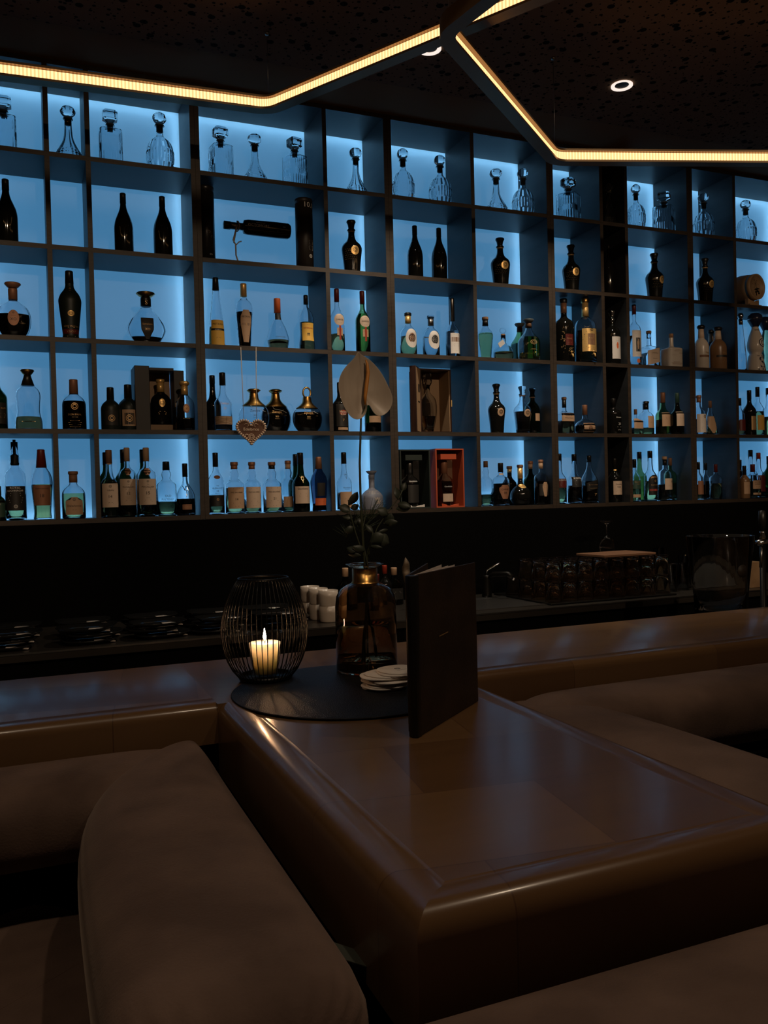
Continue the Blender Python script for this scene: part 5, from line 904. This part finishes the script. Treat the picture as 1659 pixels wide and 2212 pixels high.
for k in (.5, .8, 1): vs += [c0.lerp(fl(*q), k)+Vector((0, .012*(1-k)**1+(-.010*(k**3)+.004*sin(i*.9)*k), 0)) for i, q in enumerate(OUT)]
fs = [(0, 1+i, 1+(i+1) % nO) for i in range(nO)]
for k in range(2): fs += [(1+k*nO+i, 1+(k+1)*nO+i, 1+(k+1)*nO+(i+1) % nO, 1+k*nO+(i+1) % nO) for i in range(nO)]
mb = MB(); mb.add([v-o0 for v in vs], fs); o = mb.build('spathe', 'spathe', t, fix=False); md = o.modifiers.new('thick', 'SOLIDIFY'); md.thickness = .0012; md = o.modifiers.new('sub', 'SUBSURF'); md.levels = md.render_levels = 2
MB().tube([fl(x, y, Yf-.014)-o0 for x, y in ((789, 874), (789, 855), (792, 830), (795, 805), (793, 785), (790, 777))], [.0025, .0042, .0048, .0044, .0034, .0014], 12).build('spadix', 'spadix', t)
rnd = random.Random(5)
def leaf(mb, c, d, L, w, nrm):
    d = d.normalized(); s = d.cross(nrm).normalized(); k = 7; vs = []
    for i in range(k+1):
        f = i/k; ww = w*sin(pi*min(1, f*1.02))**.75*.5; q = c+d*L*f+nrm*.12*L*sin(pi*f); vs += [q-s*ww, q+nrm*.0015-nrm*ww*.25, q+s*ww]
    mb.add(vs, [(3*i, 3*i+1, 3*i+4, 3*i+3) for i in range(k)]+[(3*i+1, 3*i+2, 3*i+5, 3*i+4) for i in range(k)])
def twig(name, label, cat, pix, leaves, dy, needles=0):
    t = thing(name, label, cat, vp+Vector((0, 0, .015)), 0, 'greenery in the vase'); o0 = Vector(t.location)
    base = Vector((rnd.uniform(-.03, .03), rnd.uniform(-.03, .03), 0)); pts = [base, (nk-o0)*1+Vector((rnd.uniform(-.012, .012), rnd.uniform(-.01, .01), -.01))]+[fl(x, y, vp.y+dy*i/len(pix))-o0 for i, (x, y) in enumerate(pix)]
    MB().tube(pts, [.0022, .002]+[.0017-.0008*i/len(pix) for i in range(len(pix))], 6).build('stem', 'stem', t)
    for (x, y, dx, dz, L, w) in leaves:
        c = fl(x, y, vp.y+dy*.6)-o0; d = cr*dx+Vector((0, rnd.uniform(-.4, .4), dz)); mb = MB(); leaf(mb, c, d, L*mV, w*mV, (Vector((rnd.uniform(-.5, .5), -1, rnd.uniform(-.3, .5)))).normalized()); o = mb.build('leaf', 'leaf', t, fix=False); md = o.modifiers.new('thick', 'SOLIDIFY'); md.thickness = .0007
    if needles:
        mb = MB()
        for (x, y, n_, L) in needles:
            c = fl(x, y, vp.y+dy)-o0
            for i in range(n_): a = rnd.uniform(-1.1, 1.1); mb.tube([c, c+cr*sin(a)*L*mV*.5+Vector((0, rnd.uniform(-.01, .01), cos(a)*L*mV*.5)), c+cr*sin(a*1.15)*L*mV+Vector((0, rnd.uniform(-.02, .02), cos(a)*L*mV))], [.0006, .0005, .0003], 4)
        mb.build('needle_tuft', 'needle', t, fix=False)
twig('eucalyptus_twig', 'leafy twig with round leaves reaching up to the right of the vase', 'twig', ((800, 1180), (815, 1140), (838, 1105), (862, 1075), (872, 1055)), [(862, 1080, -.2, 1, 30, 24), (855, 1100, .9, .2, 34, 20), (845, 1108, -.1, -.9, 34, 20), (838, 1112, -1, .5, 28, 20), (828, 1130, 1, .1, 34, 16), (815, 1150, .9, .2, 26, 10), (868, 1062, .5, 1, 22, 14), (858, 1088, 1, -.3, 32, 16)], -.02)
twig('eucalyptus_twig', 'leafy twig with round leaves leaning left over the vase', 'twig', ((782, 1190), (768, 1150), (758, 1115), (752, 1080)), [(752, 1092, .5, .8, 36, 22), (757, 1105, -1, .5, 28, 20), (762, 1118, -.9, .1, 24, 16), (768, 1140, -1, -.3, 26, 18), (758, 1100, .8, .5, 20, 14), (764, 1128, 1, .1, 20, 16)], .02)
twig('eucalyptus_twig', 'short twig with broad leaves low above the vase mouth', 'twig', ((793, 1195), (800, 1170), (806, 1150)), [(800, 1172, .9, .6, 34, 26), (790, 1190, -1, .3, 34, 16), (780, 1200, -1, .1, 30, 12), (806, 1152, -.6, .8, 26, 12), (798, 1180, 1, -.1, 30, 10), (770, 1192, -.9, .4, 24, 14), (812, 1160, .8, -.3, 34, 28)], -.04)
twig('pine_sprig', 'thin needle-leaved sprig rising beside the flower stem', 'twig', ((786, 1180), (784, 1140), (790, 1110)), [], .03, [(790, 1125, 22, 55), (800, 1120, 16, 45), (762, 1130, 16, 40), (780, 1150, 18, 45), (748, 1160, 10, 30)])
# ------------------------------------------------------------------ beer mats
p = on_z(838, 1492, TM); cst = None
for i in range(11):
    a = rnd.uniform(0, 2); x = p.x+.012+rnd.uniform(-.012, .012)+(.004*i if i > 8 else 0); y = p.y+.035+rnd.uniform(-.010, .010); z = TM+.0004+i*.0034
    lab = 'pale card beer mat, %s of the loose pile by the menu' % ('bottom', 'second from bottom', 'third from bottom', 'fourth from bottom', 'fifth from bottom', 'middle', 'fifth from top', 'fourth from top', 'third from top', 'second from top', 'top')[i]
    if cst is None:
        cst = thing('beer_mat', lab, 'coaster', (x, y, z), a, 'pile of beer mats'); MB().rings([[(*ringpt(2*pi*j/48, .047*k, 2.6, 1), zz) for j in range(48)] for k, zz in ((.985, 0), (1, .0006), (1, .0023), (.985, .0029))]).build('mat_card', 'white', cst)
    else: o = dup(cst, (x, y, z), a, lab)
top_ = bpy.data.objects['beer_mat.010'] if 'beer_mat.010' in bpy.data.objects else cst
top_.rotation_euler = (0.0, 0, .25); lettering(top_, 'ink', [('@', .014, 0, .006), ('|1', .040, 0, -.012)], lambda u, v: (u, v, .0031), 'print')
# ------------------------------------------------------------------ standing menu
a = on_z(903, 1590, T); b_ = on_z(1032, 1512, T); d = Vector((b_.x-a.x, b_.y-a.y, 0)); Lm = d.length; rz = math.atan2(d.y, d.x); hM = up_at(905, 1240, a.x, a.y)-T
t = thing('menu', 'brown leather menu folder standing half open on the table', 'menu', (a.x, a.y, T-.0018), rz); hM = hM
MB().box((.012, -.0015, 0), (Lm, .0025, hM)).build('front_cover', 'menu', t, .001)
MB().rings([[(x*1.0, y, z) for x, y in ((-.006, -.003), (.010, -.004), (.012, .002), (.008, .014), (-.004, .016), (-.009, .006))] for z in (-.0, hM-.001)]).build('spine', 'spine', t, .001)
bc = MB().box((0, 0, 0.007), (Lm*.98, .004, hM-.002)).build('back_cover', 'menu', t, .001, loc=(.004, .0165, 0)); bc.rotation_euler = (0, 0, .30)
for i in range(5):
    pg = MB().box((0, 0, 0.007), (Lm*.93, .0004, hM-.004-.002*(i % 2))).build('page', 'napkin', t, loc=(.006, .0045+.0022*i, 0)); pg.rotation_euler = (0, 0, .02+.045*i)
lettering(t, 'goldink', [('|1', .06, .12, hM*.55)], lambda u, v: (u, -.0019, v+u*.05), 'embossing')
# ------------------------------------------------------------------ upholstered rails and seats
def loft(st, z0, z1, n=26, e=2.7, name='padded_rail', parent=None):
    R = []                                               # station: (P, Q, k) end points of the section and a shrink factor
    for P, Q, k in st:
        P, Q = Vector(P), Vector(Q); c = (P+Q)/2; h = (Q-P)/2; zc = (z0+z1)/2; hz = (z1-z0)/2
        R.append([(c.x+h.x*spow(cos(2*pi*j/n), 2/e)*k, c.y+h.y*spow(cos(2*pi*j/n), 2/e)*k, zc+hz*spow(sin(2*pi*j/n), 2/e)*(.55+.45*k)) for j in range(n)])
    o = MB().rings(R).build(name, 'velvet', parent); md = o.modifiers.new('sub', 'SUBSURF'); md.levels = 1; md.render_levels = 2; return o
t = thing('corner_bench', 'brown velvet bench with thick padded rails, left of the table', 'bench', (0, 0, 0))
loft([((x, -1.815), (x, -2.06), k) for x, k in ((-1.4, .9), (-1.2, 1), (-.6, 1), (0., 1), (.10, .98), (.17, .8), (.19, .5))], .71, .872, parent=t)
xs = [(-1.84, .175, .222), (-1.87, .13, .225), (-1.93, .065, .226), (-2.02, .0, .227), (-2.15, -.045, .228), (-2.4, -.052, .228), (-2.7, -.050, .228), (-2.84, -.048, .228)]
loft([((a, y), (b_, y), (.55 if i == 0 else .85 if i == 1 else 1)) for i, (y, a, b_) in enumerate(xs)], .70, .878, parent=t)
MB().box((-1.3, -1.87, 0), (.2, -1.83, .705)).build('rail_base', 'splash', t); MB().box((.15, -2.83, 0), (.2, -1.89, .695)).build('rail_base', 'splash', t)
t = thing('corner_bench', 'brown velvet bench with thick padded rails, right of the table', 'bench', (0, 0, 0))
loft([((x, -1.812), (x, -2.06), k) for x, k in ((.93, .35), (.96, .7), (1.02, .94), (1.1, 1), (1.6, 1), (2.6, 1), (3.4, 1), (3.6, .9))], .71, .880, parent=t)
xs = [(-1.84, .875, .98, .5), (-1.88, .875, 1.06, .8), (-1.96, .874, 1.135, .95), (-2.08, .873, 1.165, 1), (-2.4, .873, 1.18, 1), (-2.7, .873, 1.185, 1), (-2.84, .873, 1.185, 1)]
loft([((a, y), (b_, y), k) for (y, a, b_, k) in xs], .70, .872, parent=t)
MB().box((.96, -2.05, 0), (3.5, -1.83, .705)).build('rail_base', 'splash', t); MB().box((.92, -2.83, 0), (1.12, -2.06, .695)).build('rail_base', 'splash', t)
t = thing('bench', 'brown velvet padded bench back along the near end of the table', 'bench', (0, 0, 0))
loft([((x, -2.845), (x, -3.13), k) for x, k in ((-.30, .8), (-.2, 1), (.05, 1), (.3, 1), (.9, 1), (1.6, 1), (1.7, .8))], .69, .875, parent=t); MB().box((-.2, -3.08, 0), (1.6, -2.92, .695)).build('rail_base', 'splash', t)
st = thing('bar_stool', 'square brown velvet stool turned at an angle by the left bench', 'stool', (-.15, -2.17, 0), radians(36))
o = MB().rings([[(*ringpt(2*pi*j/40, .205*k, 7, 1), z) for j in range(40)] for k, z in ((.90, .50), (.98, .515), (1, .54), (1, .585), (.98, .61), (.93, .622), (.5, .628))]).build('seat', 'velvet', st)
MB().tube([(-.205+.41*i/10, -.075, .6275) for i in range(1, 10)], .0016, 6).build('seam_piping', 'velvet', st); MB().lathe([(.19, 0), (.19, .012), (.03, .02), (.025, .05), (.025, .499)], 28).build('pedestal', 'blackm', st)
p = on_z(748, 2000, .80); o = MB().box((-.035, -.022, 0), (.028, .022, .0015)).build('connector_plate', 'tag', bevel=.0004, loc=(.243, -2.64, .80)); o.rotation_euler = (0, .5, 0); tag(o, 'small grey metal plate between the left bench and the table side', 'bracket')
